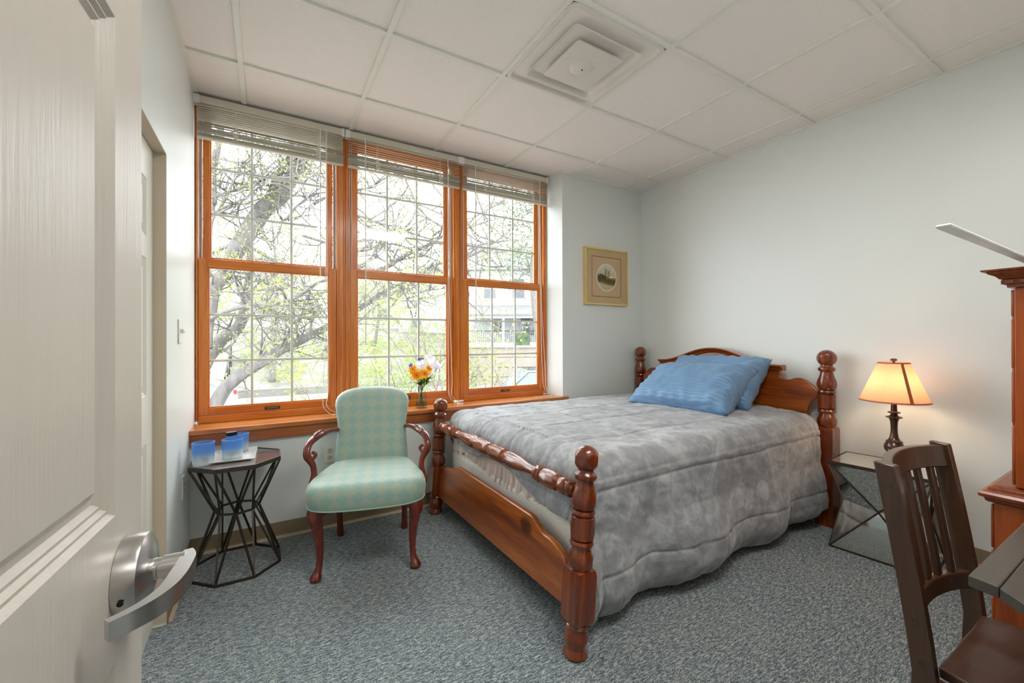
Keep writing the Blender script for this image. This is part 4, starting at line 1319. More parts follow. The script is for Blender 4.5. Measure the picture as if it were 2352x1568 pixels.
for bx_, tall in ((-0.012, 0.10), (0.022, 0.08)):
    tw.tube([(bx_, -0.0222, -0.035), (bx_ + 0.002, -0.0222, 0.01), (bx_ + 0.001, -0.0222, tall * 0.7)], [0.0022, 0.0016, 0.0007], 5)
    for k in range(26):
        z0_ = rnd.uniform(0.0, tall * 0.65)
        a = rnd.choice((-1, 1)) * rnd.uniform(0.2, 1.0)
        l_ = rnd.uniform(0.015, 0.042)
        tw.tube([(bx_ + 0.001, -0.0222, z0_), (bx_ + math.sin(a) * l_ * 0.5, -0.0222, z0_ + math.cos(a) * l_ * 0.6), (bx_ + math.sin(a) * l_, -0.0222, z0_ + math.cos(a) * l_)], [0.0007, 0.0005, 0.0003], 3)
tw.build('painted_tree', M['ink'], pt, smooth=0)

# ------------------------------------------------------------------ mirrored nightstand
ns = thing('nightstand', 'faceted mirrored nightstand with crossed dark edges beside the bed head', 'nightstand', (2.934, 0.925, 0), math.radians(5.5))
nx, ny, nh = 0.155, 0.21, 0.485
TL = [Vector(p) for p in ((-nx, -ny, nh - 0.012), (nx, -ny, nh - 0.012), (nx, ny, nh - 0.012), (-nx, ny, nh - 0.012))]
BL = [Vector((p.x, p.y, 0.006)) for p in TL]
pin = 0.052
ML = [Vector((p.x - math.copysign(pin, p.x), p.y - math.copysign(pin, p.y), 0.27)) for p in TL]
CL = [Vector(p) for p in ((0, -ny + 0.03, 0.25), (nx - 0.03, 0, 0.25), (0, ny - 0.03, 0.25), (-nx + 0.03, 0, 0.25))]
for k in range(4):
    a, b = k, (k + 1) % 4
    mb = MB()
    vs = [TL[a], TL[b], ML[b], BL[b], BL[a], ML[a], CL[k]]
    inner = [v * 0.985 for v in vs]
    mb.add(vs, [(0, 1, 6), (1, 2, 6), (2, 3, 6), (3, 4, 6), (4, 5, 6), (5, 0, 6)])
    mb.build('mirror_facets', M['mirror'], ns, smooth=0)
for k in range(4):
    a, b = k, (k + 1) % 4
    for p, q in ((TL[a], TL[b]), (BL[a], BL[b]), (TL[a], CL[k]), (TL[b], CL[k]), (BL[a], CL[k]), (BL[b], CL[k])):
        MB().tube([p, q], 0.0042, 4).build('edge_bar', M['dark_metal'], ns, smooth=0)
    for p, q in ((TL[a], ML[a]), (ML[a], BL[a])):
        MB().tube([p, q], 0.003, 4).build('edge_bar', M['nickel'], ns, smooth=0)
MB().bx(-nx - 0.003, nx + 0.003, -ny - 0.003, ny + 0.003, nh - 0.0115, nh).build('top_glass', M['mirror_top'], ns, bevel=0.002)
frame_ = MB().rings([[(-nx - k, -ny - k, z), (nx + k, -ny - k, z), (nx + k, ny + k, z), (-nx - k, ny + k, z)] for k, z in ((0.003, nh - 0.012), (0.006, nh - 0.012), (0.006, nh + 0.0012), (-0.002, nh + 0.0012))], cap0=False, cap1=False).build('top_edge', M['dark_metal'], ns, smooth=0)

# ------------------------------------------------------------------ table lamp
lp = thing('table_lamp', 'lit table lamp with a cream empire shade on a turned bronze base', 'lamp', (2.945, 0.888, 0.4865))
q_ = lambda z: z - 0.4865
MB().lathe([(0.0, 0.0), (0.058, 0.0), (0.062, 0.005), (0.060, 0.012), (0.050, 0.018), (0.047, 0.024), (0.050, 0.028), (0.046, 0.034), (0.034, 0.042), (0.026, 0.050), (0.020, 0.056), (0.018, 0.062), (0.024, 0.066), (0.030, 0.071), (0.041, 0.085), (0.044, 0.10), (0.041, 0.115), (0.034, 0.126), (0.036, 0.129), (0.036, 0.133), (0.026, 0.140), (0.019, 0.155), (0.0155, 0.18), (0.0145, 0.21), (0.0165, 0.24), (0.0215, 0.256), (0.035, 0.262), (0.036, 0.266), (0.022, 0.270), (0.014, 0.277), (0.015, 0.283), (0.027, 0.288), (0.027, 0.292), (0.014, 0.297), (0.012, 0.34), (0.012, 0.375), (0.0, 0.375)], 40).build('base', M['bronze'], lp, smooth=35)
sh_ = MB()
n_ = 56
def sh_ring(r, z): return [(r * math.cos(2 * PI * k / n_), r * math.sin(2 * PI * k / n_), z) for k in range(n_)]
b0, b1 = q_(0.838), q_(1.048)
sh_.rings([sh_ring(0.148, b0), sh_ring(0.066, b1)], cap0=False, cap1=False)
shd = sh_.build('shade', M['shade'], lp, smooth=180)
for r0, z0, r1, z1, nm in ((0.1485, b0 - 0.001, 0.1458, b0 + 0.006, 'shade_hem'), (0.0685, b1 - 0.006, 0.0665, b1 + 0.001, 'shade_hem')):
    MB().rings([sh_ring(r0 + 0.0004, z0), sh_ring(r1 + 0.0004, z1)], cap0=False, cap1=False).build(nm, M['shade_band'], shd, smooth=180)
for a in (math.radians(225), math.radians(45)):
    bd = MB()
    h_ = Vector((math.cos(a), math.sin(a), 0))
    t_ = Vector((-math.sin(a), math.cos(a), 0))
    bd.rings([[h_ * 0.1487 + t_ * s * 0.008 + Vector((0, 0, b0)) for s in (-1, 1)], [h_ * 0.0667 + t_ * s * 0.0065 + Vector((0, 0, b1)) for s in (-1, 1)]], cap0=False, cap1=False, closed=False)
    bd.build('shade_band', M['shade_band'], shd, smooth=0)
sp = MB()
for k in range(3):
    a = 2 * PI * k / 3 + 0.4
    sp.tube([(0, 0, b1 - 0.004), (0.0665 * math.cos(a), 0.0665 * math.sin(a), b1 - 0.004)], 0.0015, 5)
sp.build('spider', M['nickel'], lp)
hp = MB()
for s in (-1, 1):
    hp.tube(bez([(s * 0.012, 0, 0.365), (s * 0.04, 0, 0.40), (s * 0.045, 0, 0.47), (s * 0.02, 0, 0.545), (0, 0, b1)], 5), 0.0015, 5)
hp.build('harp', M['nickel'], lp)
MB().lathe([(0.006, b1 - 0.002), (0.006, b1 + 0.006), (0.013, b1 + 0.009), (0.015, b1 + 0.014), (0.012, b1 + 0.020), (0.0, b1 + 0.023)], 20).build('finial', M['bronze'], lp)
bm_, N_, L_, B_ = new_mat('lit_bulb')
B_.inputs['Emission Color'].default_value = (1.0, 0.72, 0.42, 1)
B_.inputs['Emission Strength'].default_value = 30
L_.new(ramp_node(N_, L_, noise_node(N_, L_, coords(N_, L_), 2, 1), [(0, (1, 0.9, 0.8)), (1, (1, 0.95, 0.85))]), B_.inputs['Base Color'])
MB().lathe([(0.012, 0.376), (0.015, 0.40), (0.026, 0.425), (0.029, 0.445), (0.025, 0.465), (0.012, 0.477), (0.0, 0.48)], 20).build('bulb', bm_, lp)
pl = bpy.data.lights.new('bulb_light', 'POINT')
pl.energy = 10
pl.color = (1.0, 0.77, 0.56)
pl.shadow_soft_size = 0.03
plo = bpy.data.objects.new('bulb_light', pl)
C.objects.link(plo)
plo.location = (2.945, 0.888, 0.4865 + 0.445)

# ------------------------------------------------------------------ desk chair
dc = thing('desk_chair', 'dark espresso slat-back desk chair tucked under the charcoal desk', 'chair', (1.432, 0.12, 0), 0.0)
def post_y(z):
    if z < 0.45: return 0.205 + 0.045 * ((0.45 - z) / 0.45) ** 1.5
    t = (z - 0.45) / 0.44
    return 0.205 + 0.052 * t + 0.014 * t * t
for s in (-1, 1):
    mb = MB()
    rs = []
    for k in range(13):
        z = 0.888 * k / 12
        y = post_y(z)
        d = 0.020 if z > 0.1 else 0.018
        x0_, x1_ = s * 0.1875 - 0.0125, s * 0.1875 + 0.0125
        rs.append([(x0_, y - d, z), (x1_, y - d, z), (x1_, y + d, z + (0.003 if k == 12 else 0)), (x0_, y + d, z + (0.003 if k == 12 else 0))])
    p = mb.rings(rs).build('back_post', M['espresso'], dc, smooth=30, bevel=0.003)
    for z in (0.842, 0.555, 0.47):
        MB().lathe([(0.0, 0.0), (0.0055, 0.0), (0.0055, 0.0012), (0.0042, 0.0012), (0.0042, 0.0004), (0, 0.0004)], 16, (s * 0.2001, post_y(z), z), (s, 0, 0)).build('screw_cap', M['bronze'], p)
def bow_rail(name, z0, z1, th, bow, zb=0.0):
    mb = MB()
    rs = []
    for k in range(17):
        u = -1 + 2 * k / 16
        x = 0.1755 * u
        dy = bow * (1 - u * u)
        dz_ = zb * (1 - u * u)
        rs.append([(x, post_y(z0) - th + dy, z0 + dz_), (x, post_y(z0) + th + dy, z0 + dz_), (x, post_y(z1) + th + dy, z1 + dz_), (x, post_y(z1) - th + dy, z1 + dz_)])
    return mb.rings(rs).build(name, M['espresso'], dc, smooth=30, bevel=0.003)
bow_rail('crest_rail', 0.828, 0.884, 0.010, 0.036, 0.004)
bow_rail('lower_rail', 0.520, 0.562, 0.010, 0.036, 0.004)
for k in range(6):
    u = -0.735 + 0.294 * k
    x = u * 0.1755
    dy = 0.036 * (1 - u * u)
    mb = MB()
    rs = []
    for i in range(7):
        z = 0.556 + (0.836 - 0.556) * i / 6
        y = post_y(z) + dy
        rs.append([(x - 0.0125, y - 0.006, z), (x + 0.0125, y - 0.006, z), (x + 0.0125, y + 0.006, z), (x - 0.0125, y + 0.006, z)])
    mb.rings(rs).build('slat', M['espresso'], dc, smooth=30, bevel=0.002)
st_ = MB()
rs = []
for k in range(13):
    t = k / 12
    y = 0.19 - 0.43 * t
    hw = 0.168 + 0.045 * math.sin(PI * 0.5 * min(1, t * 1.25))
    row = []
    for i in range(15):
        u = -1 + 2 * i / 14
        dip = 0.010 * math.exp(-((abs(u) - 0.42) / 0.3) ** 2) * math.exp(-((t - 0.35) / 0.35) ** 2)
        row.append((u * hw, y, 0.462 - dip))
    low = [(p[0] * 0.97, p[1], 0.436) for p in reversed(row)]
    rs.append(row + low)
st_.rings(rs).build('seat', M['espresso_seat'], dc, smooth=40, bevel=0.004)
ap = MB()
ap.bx(-0.176, 0.176, -0.215, -0.197, 0.375, 0.436)
ap.build('front_apron', M['espresso_seat'], dc, bevel=0.002)
for s in (-1, 1):
    MB().add([(s * 0.192, -0.205, 0.375), (s * 0.174, -0.205, 0.375), (s * 0.167, 0.19, 0.375), (s * 0.181, 0.19, 0.375), (s * 0.192, -0.205, 0.436), (s * 0.174, -0.205, 0.436), (s * 0.167, 0.19, 0.436), (s * 0.181, 0.19, 0.436)],
             [(0, 1, 2, 3), (4, 5, 6, 7), (0, 1, 5, 4), (1, 2, 6, 5), (2, 3, 7, 6), (3, 0, 4, 7)]).build('side_apron', M['espresso_seat'], dc, smooth=0)
    mb = MB()
    rs = [[(s * 0.190 + a * r, -0.205 + b * r, z) for a, b in ((-1, -1), (1, -1), (1, 1), (-1, 1))] for z, r in ((0.0, 0.013), (0.3, 0.018), (0.436, 0.019))]
    mb.rings(rs).build('front_leg', M['espresso'], dc, smooth=30, bevel=0.002)

# ------------------------------------------------------------------ desk with a hinged edge leaf
dk = thing('desk', 'charcoal-topped desk with a clipped corner at the right of the room', 'desk', (1.5, 0.05, 0))
D0 = Vector((1.5, 0.05, 0))
MB().prism([(x - 1.5, y - 0.05) for x, y in ((1.112, 0.1935), (1.082, 0.163), (1.050, 0.115), (1.050, -0.13), (1.95, -0.13), (1.95, 0.1935))], 0.719, 0.74, 'xy').build('desktop', M['desk_top'], dk, smooth=0, bevel=0.002)
MB().prism([(x - 1.5, y - 0.05) for x, y in ((1.1145, 0.1945), (1.122, 0.234), (1.95, 0.231), (1.95, 0.1945))], 0.719, 0.74, 'xy').build('drop_leaf', M['desk_top'], dk, smooth=0, bevel=0.002)
for x, y in ((1.30, 0.14), (1.90, 0.14), (1.12, -0.09), (1.90, -0.09)):
    mb = MB()
    mb.rings([[(x - 1.5 + a * r, y - 0.05 + b * r, z) for a, b in ((-1, -1), (1, -1), (1, 1), (-1, 1))] for z, r in ((0.0, 0.013), (0.719, 0.02))])
    mb.build('leg', M['espresso'], dk, smooth=0, bevel=0.002)
MB().bx(1.28 - 1.5, 1.92 - 1.5, -0.10 - 0.05, -0.085 - 0.05, 0.65, 0.719).build('apron', M['espresso_seat'], dk, bevel=0.002)

dl = thing('desk_lamp', 'slim white desk lamp with a long level bar head above the cabinet', 'lamp', (1.80, 0.185, 0.7405))
MB().bx(1.066 - 1.80, 1.815 - 1.80, 0.240 - 0.185, 0.262 - 0.185, 1.382 - 0.7405, 1.3885 - 0.7405).build('light_bar', M['led'], dl, bevel=0.003)
MB().tube(bez([(0, 0, 0.01), (0, 0, 0.4), (0.01, 0.03, 0.6), (0.01, 0.065, 0.645)], 5), 0.009, 10).build('stem', M['led'], dl)
MB().lathe([(0, 0), (0.075, 0.0), (0.08, 0.004), (0.076, 0.012), (0.0, 0.014)], 32).build('base', M['led'], dl)

# ------------------------------------------------------------------ tall cherry cabinet against the entry wall
hc = thing('cabinet', 'tall cherry cabinet with dentil crown and moulded ledge beside the desk', 'cabinet', (2.45, 0.12, 0))
HO = Vector((2.45, 0.12, 0))
hx0, hx1, hy0, hyu, hyl = 2.0, 2.92, -0.135, 0.322, 0.366
def hb_(x0, x1, y0, y1, z0, z1): return MB().bx(x0 - HO.x, x1 - HO.x, y0 - HO.y, y1 - HO.y, z0, z1)
hb_(hx0, hx1, hy0, hyl - 0.007, 0.07, 0.655).build('lower_case', M['cherry'], hc, smooth=0, bevel=0.002)
hb_(hx0 + 0.004, hx1 - 0.004, hy0, hyu - 0.007, 0.715, 1.336).build('upper_case', M['cherry'], hc, smooth=0, bevel=0.002)
plinth = hb_(hx0 - 0.012, hx1 + 0.012, hy0, hyl + 0.008, 0.0, 0.07).build('plinth', M['cherry_trim'], hc, bevel=0.005)
def mould(prof, nm):
    """moulding run round the left side, front and right side; prof: (projection, z)"""
    mb = MB()
    rs = []
    for (x, y), (ex, ey) in (((hx0, hy0), (-1, 0)), ((hx0, hyu), (-1, 1)), ((hx1, hyu), (1, 1)), ((hx1, hy0), (1, 0))):
        rs.append([(x + ex * p - HO.x, y + ey * p - HO.y, z) for p, z in prof])
    mb.rings(rs)
    return mb.build(nm, M['cherry_trim'], hc, smooth=25)
mould([(-0.02, 1.337), (0.006, 1.337), (0.006, 1.346), (0.012, 1.348), (0.012, 1.362), (0.02, 1.364), (0.026, 1.372), (0.04, 1.380), (0.043, 1.386), (0.052, 1.388), (0.054, 1.393), (-0.02, 1.393)], 'crown_moulding')
for k in range(16):
    y = hyu + 0.008 - 0.03 * k
    hb_(hx0 - 0.0185, hx0 - 0.010, y - 0.018, y, 1.3485, 1.3615).build('dentil', M['cherry_trim'], hc, bevel=0.001)
for k in range(30):
    x = hx0 - 0.006 + 0.031 * k
    hb_(x, x + 0.018, hyu + 0.010, hyu + 0.0185, 1.3485, 1.3615).build('dentil', M['cherry_trim'], hc, bevel=0.001)
lg = MB()
rs = []
for (x, y), (ex, ey) in (((hx0, hy0), (-1, 0)), ((hx0, hyl), (-1, 1)), ((hx1, hyl), (1, 1)), ((hx1, hy0), (1, 0))):
    rs.append([(x + ex * p - HO.x, y + ey * p - HO.y, z) for p, z in ((-0.06, 0.655), (0.004, 0.655), (0.010, 0.660), (0.012, 0.668), (0.022, 0.673), (0.024, 0.682), (0.018, 0.689), (0.006, 0.693), (0.004, 0.702), (-0.006, 0.710), (-0.02, 0.7145), (-0.06, 0.715))])
lg.rings(rs).build('ledge_moulding', M['cherry_trim'], hc, smooth=25)
for z0, z1 in ((1.248, 1.330), (1.085, 1.238), (0.915, 1.075), (0.722, 0.905)):
    for x in (hx0 + 0.004, hx1 - 0.034):
        hb_(x, x + 0.03, hyu - 0.0072, hyu, z0, z1).build('corner_block', M['cherry'], hc, bevel=0.003)
for z0, z1 in ((0.51, 0.648), (0.36, 0.50), (0.22, 0.35), (0.078, 0.21)):
    for x in (hx0, hx1 - 0.032):
        hb_(x, x + 0.032, hyl - 0.0072, hyl, z0, z1).build('corner_block', M['cherry'], hc, bevel=0.003)
for x0_, x1_ in ((hx0 + 0.05, 2.457), (2.463, hx1 - 0.05)):
    d_ = hb_(x0_, x1_, hyu - 0.0072, hyu + 0.006, 0.73, 1.325).build('door', M['cherry'], hc, bevel=0.004)
    kx = x1_ - 0.03 if x1_ < 2.46 else x0_ + 0.03
    MB().lathe([(0.004, 0), (0.004, 0.01), (0.011, 0.016), (0.009, 0.022), (0, 0.024)], 16, (kx - HO.x, hyu + 0.006 - HO.y, 1.0), (0, 1, 0)).build('knob', M['brass'], d_)
    d2_ = hb_(x0_, x1_, hyl - 0.0072, hyl + 0.006, 0.09, 0.64).build('door', M['cherry'], hc, bevel=0.004)
    MB().lathe([(0.004, 0), (0.004, 0.01), (0.011, 0.016), (0.009, 0.022), (0, 0.024)], 16, (kx - HO.x, hyl + 0.006 - HO.y, 0.4), (0, 1, 0)).build('knob', M['brass'], d2_)

# added glowing panel, out of view, paired with the overhead fill light
cl = thing('overhead_fill_panel', 'added glowing fill panel, out of view in the ceiling grid near the entry', 'light', (1.11, 0.444, CEIL))
MB().rings([[(-0.6 + k, -0.295 + k, z), (0.6 - k, -0.295 + k, z), (0.6 - k, 0.295 - k, z), (-0.6 + k, 0.295 - k, z)] for k, z in ((0, 0.004), (0, -0.005), (0.03, -0.005), (0.04, 0.004))], cap0=False, cap1=False).build('fill_panel_frame', M['tbar'], cl, smooth=0)
em_, N_, L_, B_ = new_mat('fill_panel_glow')
B_.inputs['Emission Color'].default_value = (1.0, 0.96, 0.9, 1)
B_.inputs['Emission Strength'].default_value = 2.5
L_.new(ramp_node(N_, L_, noise_node(N_, L_, coords(N_, L_), 200, 1), [(0.4, (0.85, 0.85, 0.85)), (0.6, (0.95, 0.95, 0.95))]), B_.inputs['Base Color'])
MB().bx(-0.57, 0.57, -0.265, 0.265, 0.0, 0.003).build('diffuser', em_, cl, smooth=0)

# ------------------------------------------------------------------ outside the windows
GZ = -1.4
struct('ground', MB().bx(-40, 70, 3.4, 21.2, GZ - 0.3, GZ), M['asphalt'], smooth=0)
# sidewalk, kerb stone wall and the grassy bank across the street
struct('ground_sidewalk', MB().bx(-40, 9.0, 18.6, 21.2, GZ, GZ + 0.12), M['concrete'], smooth=0)
bank = MB()
nxb, nyb = 60, 26
vs = []
for j in range(nyb):
    t = j / (nyb - 1)
    for i in range(nxb):
        x = -30 + 45 * i / (nxb - 1)
        vs.append((x, 21.3 + 26 * t, GZ + 0.42 + 3.4 * (1 - (1 - t) ** 1.7) + 0.18 * mnoise.noise(Vector((x * 0.35, t * 6, 2)))))
bank.add(vs, [(j * nxb + i, j * nxb + i + 1, (j + 1) * nxb + i + 1, (j + 1) * nxb + i) for j in range(nyb - 1) for i in range(nxb - 1)])
struct('ground_bank', bank, M['lawn'], smooth=180)
kw = MB().bx(-1.4, 9.2, 20.95, 21.35, GZ, GZ + 0.45).build('kerb_wall', M['stone'])
tag(kw, 'low grey stone wall along the foot of the grassy bank', 'wall')

def leaf_mesh(mb, pts, size, rnd, spread, per, droop=0.2):
    for p in pts:
        for k in range(per):
            c = Vector(p) + Vector((rnd.gauss(0, spread), rnd.gauss(0, spread), rnd.gauss(0, spread * 0.8)))
            d = Vector((rnd.uniform(-1, 1), rnd.uniform(-1, 1), rnd.uniform(-1, 0.6) - droop)).normalized()
            s = d.cross(Vector((rnd.uniform(-1, 1), rnd.uniform(-1, 1), rnd.uniform(-1, 1)))).normalized()
            l = size * rnd.uniform(0.6, 1.3)
            mb.add([c, c + d * l * 0.45 + s * l * 0.27, c + d * l, c + d * l * 0.45 - s * l * 0.27], [(0, 1, 2, 3)])

def grow(mb, tips, p, d, length, r, rnd, depth, up=0.12):
    n = max(3, int(length / 0.14))
    pts, rr = [Vector(p)], [r]
    d = Vector(d).normalized()
    for k in range(n):
        d = (d + Vector((rnd.gauss(0, 0.2), rnd.gauss(0, 0.2), rnd.gauss(0, 0.2) + up * 0.3))).normalized()
        pts.append(pts[-1] + d * length / n)
        rr.append(max(0.0016, r * (1 - 0.8 * (k + 1) / n)))
    mb.tube(pts, rr, 4 if r < 0.02 else 6)
    if depth > 0:
        m_ = rnd.randint(3, 5)
        for k in range(m_):
            i = rnd.randint(max(1, n // 4), n)
            side = Vector((rnd.uniform(-1, 1), rnd.uniform(-1, 1), rnd.uniform(-0.6, 0.9))).normalized()
            grow(mb, tips, pts[i], d * 0.5 + side, length * rnd.uniform(0.35, 0.65), max(0.002, rr[i] * 0.75), rnd, depth - 1, up)
    tips.append(pts[-1])
    if depth == 0: tips.append(pts[len(pts) // 2])

LIMBS = [
[(-0.79, 8.61, -0.06, 0.1246), (-0.58, 8.57, 0.38, 0.111), (-0.33, 8.49, 0.61, 0.1046), (-0.09, 8.43, 0.79, 0.098), (0.16, 8.36, 0.95, 0.0951), (0.49, 8.24, 1.15, 0.0768), (0.94, 8.04, 1.42, 0.0581), (1.42, 7.84, 1.71, 0.0469), (1.97, 7.59, 2.13, 0.0355), (2.4, 7.41, 2.29, 0.0239)] ,
[(-0.91, 8.91, 0.66, 0.0905), (-0.82, 8.96, 0.93, 0.0916), (-0.66, 8.96, 1.21, 0.1158), (-0.43, 8.93, 1.42, 0.0976), (-0.31, 8.95, 1.87, 0.079), (-0.26, 9.02, 2.31, 0.0639), (-0.22, 9.09, 2.72, 0.0525), (-0.35, 9.27, 3.31, 0.0327)] ,
[(-0.81, 8.39, 1.05, 0.0783), (-0.8, 8.45, 1.38, 0.0791), (-0.77, 8.52, 1.81, 0.0944), (-0.71, 8.56, 2.11, 0.1173), (-0.58, 8.56, 2.31, 0.1184), (-0.48, 8.57, 2.57, 0.1307), (-0.29, 8.54, 3.02, 0.1508), (-0.03, 8.46, 3.51, 0.1522), (0.22, 8.38, 3.74, 0.1382), (0.39, 8.36, 4.09, 0.1007), (0.61, 8.31, 4.62, 0.0704), (0.89, 8.22, 5.21, 0.0473), (1.24, 8.08, 5.88, 0.0279)] ,
[(0.0, 8.36, 3.52, 0.0679), (0.11, 8.25, 3.85, 0.0637), (0.23, 8.13, 4.06, 0.0559), (0.36, 8.01, 4.3, 0.0519), (0.45, 7.91, 4.72, 0.0405), (0.57, 7.78, 5.22, 0.0293)] ,
[(0.2, 8.36, 3.71, 0.0535), (0.37, 8.43, 3.92, 0.0585), (0.55, 8.5, 4.21, 0.0517), (0.67, 8.6, 4.67, 0.0487), (0.9, 8.64, 5.24, 0.0372)] ,
[(-0.82, 9.08, 3.59, 0.062), (-0.8, 9.02, 3.93, 0.0617), (-0.77, 8.96, 4.26, 0.0575), (-0.72, 8.88, 4.65, 0.0534), (-0.65, 8.79, 5.06, 0.0455), (-0.58, 8.7, 5.56, 0.0302)] ,
[(-0.83, 8.62, 3.57, 0.0257), (-0.45, 8.35, 3.69, 0.0255), (-0.14, 8.12, 3.8, 0.0254), (0.1, 7.93, 3.87, 0.0216), (0.37, 7.72, 3.85, 0.0179), (0.68, 7.49, 3.92, 0.0142)] ,
[(-0.75, 8.58, 3.28, 0.0257), (-0.64, 8.43, 3.36, 0.0254), (-0.27, 8.12, 3.53, 0.0215), (-0.12, 7.94, 3.74, 0.0177), (0.13, 7.7, 4.06, 0.0105)] ,
[(-0.82, 8.62, 3.09, 0.022), (-0.59, 8.37, 3.49, 0.0217), (-0.36, 8.11, 3.96, 0.0178), (-0.2, 7.9, 4.08, 0.014), (0.01, 7.66, 4.3, 0.0104)] ,
[(0.2, 8.25, 3.22, 0.0226), (0.32, 8.06, 3.28, 0.0223), (0.46, 7.85, 3.44, 0.0183), (0.73, 7.58, 3.59, 0.0145), (0.92, 7.35, 3.6, 0.0107)] ,
[(-0.81, 8.38, 1.51, 0.032), (-0.56, 8.18, 1.65, 0.0354), (-0.18, 7.91, 1.73, 0.0316), (0.08, 7.7, 1.75, 0.0314), (0.3, 7.52, 1.81, 0.0312), (0.46, 7.37, 1.87, 0.0276), (0.64, 7.21, 2.05, 0.0239), (0.82, 7.06, 2.15, 0.0204), (1.22, 6.76, 2.33, 0.0169), (1.5, 6.55, 2.45, 0.0134)] ,
[(-0.11, 8.09, 0.84, 0.0181), (0.04, 7.9, 1.04, 0.0179), (0.34, 7.63, 1.28, 0.0176), (0.46, 7.47, 1.43, 0.0139), (0.55, 7.32, 1.63, 0.0138), (0.76, 7.1, 1.73, 0.0102)] ,
[(-0.41, 8.61, 1.44, 0.0226), (-0.22, 8.38, 1.54, 0.0186), (-0.04, 8.16, 1.57, 0.0183), (0.25, 7.87, 1.6, 0.0145), (0.68, 7.5, 1.5, 0.0107)] ,
[(0.16, 10.37, 0.9, 0.0566), (0.21, 10.41, 1.17, 0.0569), (0.4, 10.37, 1.84, 0.0525), (0.51, 10.37, 2.41, 0.0481), (0.59, 10.39, 2.93, 0.0387), (0.68, 10.4, 3.72, 0.0243)] ,
[(1.51, 7.94, 2.3, 0.0358), (1.93, 7.73, 2.54, 0.036), (2.13, 7.64, 2.7, 0.0361), (2.54, 7.44, 2.91, 0.0323), (2.85, 7.29, 3.09, 0.0283), (3.29, 7.07, 3.29, 0.0203), (3.8, 6.81, 3.46, 0.0123)] ,
[(1.94, 7.44, 4.43, 0.0116), (2.15, 7.34, 4.03, 0.0194), (2.34, 7.25, 3.61, 0.0195), (2.52, 7.17, 3.36, 0.0156), (2.74, 7.06, 3.19, 0.0157), (3.04, 6.91, 2.9, 0.0118)] ,
[(1.12, 7.81, 3.48, 0.0229), (1.38, 7.73, 3.39, 0.0193), (1.68, 7.63, 3.28, 0.0194), (2.02, 7.49, 3.21, 0.0157), (2.31, 7.39, 3.1, 0.0158), (2.67, 7.24, 2.99, 0.0119)] ,
[(1.14, 7.46, 1.68, 0.0183), (1.35, 7.42, 1.77, 0.0148), (1.61, 7.34, 1.86, 0.0149), (1.89, 7.25, 1.96, 0.0151), (2.23, 7.12, 2.0, 0.0114), (2.49, 7.05, 2.05, 0.0115), (2.87, 6.9, 2.11, 0.0077)] ,
[(0.72, 7.94, 3.52, 0.0226), (1.12, 7.79, 3.77, 0.019), (1.59, 7.59, 3.87, 0.0154), (1.94, 7.47, 4.13, 0.0117), (2.37, 7.3, 4.24, 0.0079)] ,
[(0.6, 8.24, 3.04, 0.0232), (1.01, 8.09, 2.91, 0.0235), (1.5, 7.89, 2.8, 0.0198), (2.0, 7.69, 2.94, 0.016), (2.44, 7.52, 2.79, 0.0121), (2.81, 7.39, 2.65, 0.0082)] ,
[(2.81, 7.63, 2.6, 0.0209), (3.43, 7.38, 2.79, 0.0212), (3.85, 7.25, 3.06, 0.0172), (4.27, 7.11, 3.43, 0.013), (4.7, 6.97, 3.9, 0.0088)] ,
[(3.1, 7.45, 3.02, 0.0168), (3.52, 7.36, 3.56, 0.017), (3.95, 7.26, 3.86, 0.013), (4.47, 7.1, 4.25, 0.0088)] ,
]
rnd = random.Random(11)
tree = thing('bare_tree', 'large grey-barked tree with leaning limbs and sparse young leaves just outside the left window', 'tree', (-1.2, 8.75, GZ))
TO = Vector((-1.2, 8.75, GZ))
trunk = MB()
trunk.tube(bez([(-1.25, 8.75, GZ), (-1.15, 8.72, -0.9), (-0.98, 8.68, -0.45), (-0.79, 8.61, -0.06)], 4), lerp_list([0.24, 0.19, 0.15, 0.125], 13), 12)
trunk.tube(bez([(-1.2, 8.8, GZ), (-1.2, 8.85, -0.5), (-1.05, 8.9, 0.2), (-0.91, 8.91, 0.66)], 4), lerp_list([0.22, 0.17, 0.12, 0.095], 13), 12)
trunk.tube(bez([(-1.22, 8.7, GZ), (-1.1, 8.6, -0.2), (-0.92, 8.45, 0.6), (-0.81, 8.39, 1.05)], 4), lerp_list([0.2, 0.15, 0.1, 0.08], 13), 12)
trunk.tube(bez([(-0.81, 8.39, 1.05), (-0.86, 8.6, 2.2), (-0.86, 8.95, 3.1), (-0.82, 9.08, 3.59)], 4), lerp_list([0.075, 0.07, 0.066, 0.063], 13), 8)
tips, twigs = [], MB()
for limb in LIMBS:
    P = bez([l[:3] for l in limb], 4)
    R_ = lerp_list([l[3] for l in limb], len(P))
    P = [p + Vector((mnoise.noise(p * 2.1), mnoise.noise(p * 2.3 + Vector((5, 0, 0))), mnoise.noise(p * 1.9 + Vector((0, 7, 0))))) * min(0.05, r * 0.9) for p, r in zip(P, R_)]
    if abs(limb[0][3] - 0.0566) < 1e-6: continue
    trunk.tube(P, R_, 10)
    nt = int(8 + 5.0 * sum((P[i + 1] - P[i]).length for i in range(len(P) - 1)))
    for k in range(nt):
        i = rnd.randint(len(P) // 6, len(P) - 1)
        dirv = (P[min(i + 1, len(P) - 1)] - P[max(i - 1, 0)]).normalized()
        side = Vector((rnd.uniform(-1, 1), rnd.uniform(-0.8, 0.8), rnd.uniform(-0.8, 0.9))).normalized()
        grow(twigs, tips, P[i], dirv * 0.4 + side, rnd.uniform(0.5, 1.3), min(0.014, R_[i] * 0.45 + 0.003), rnd, 2)
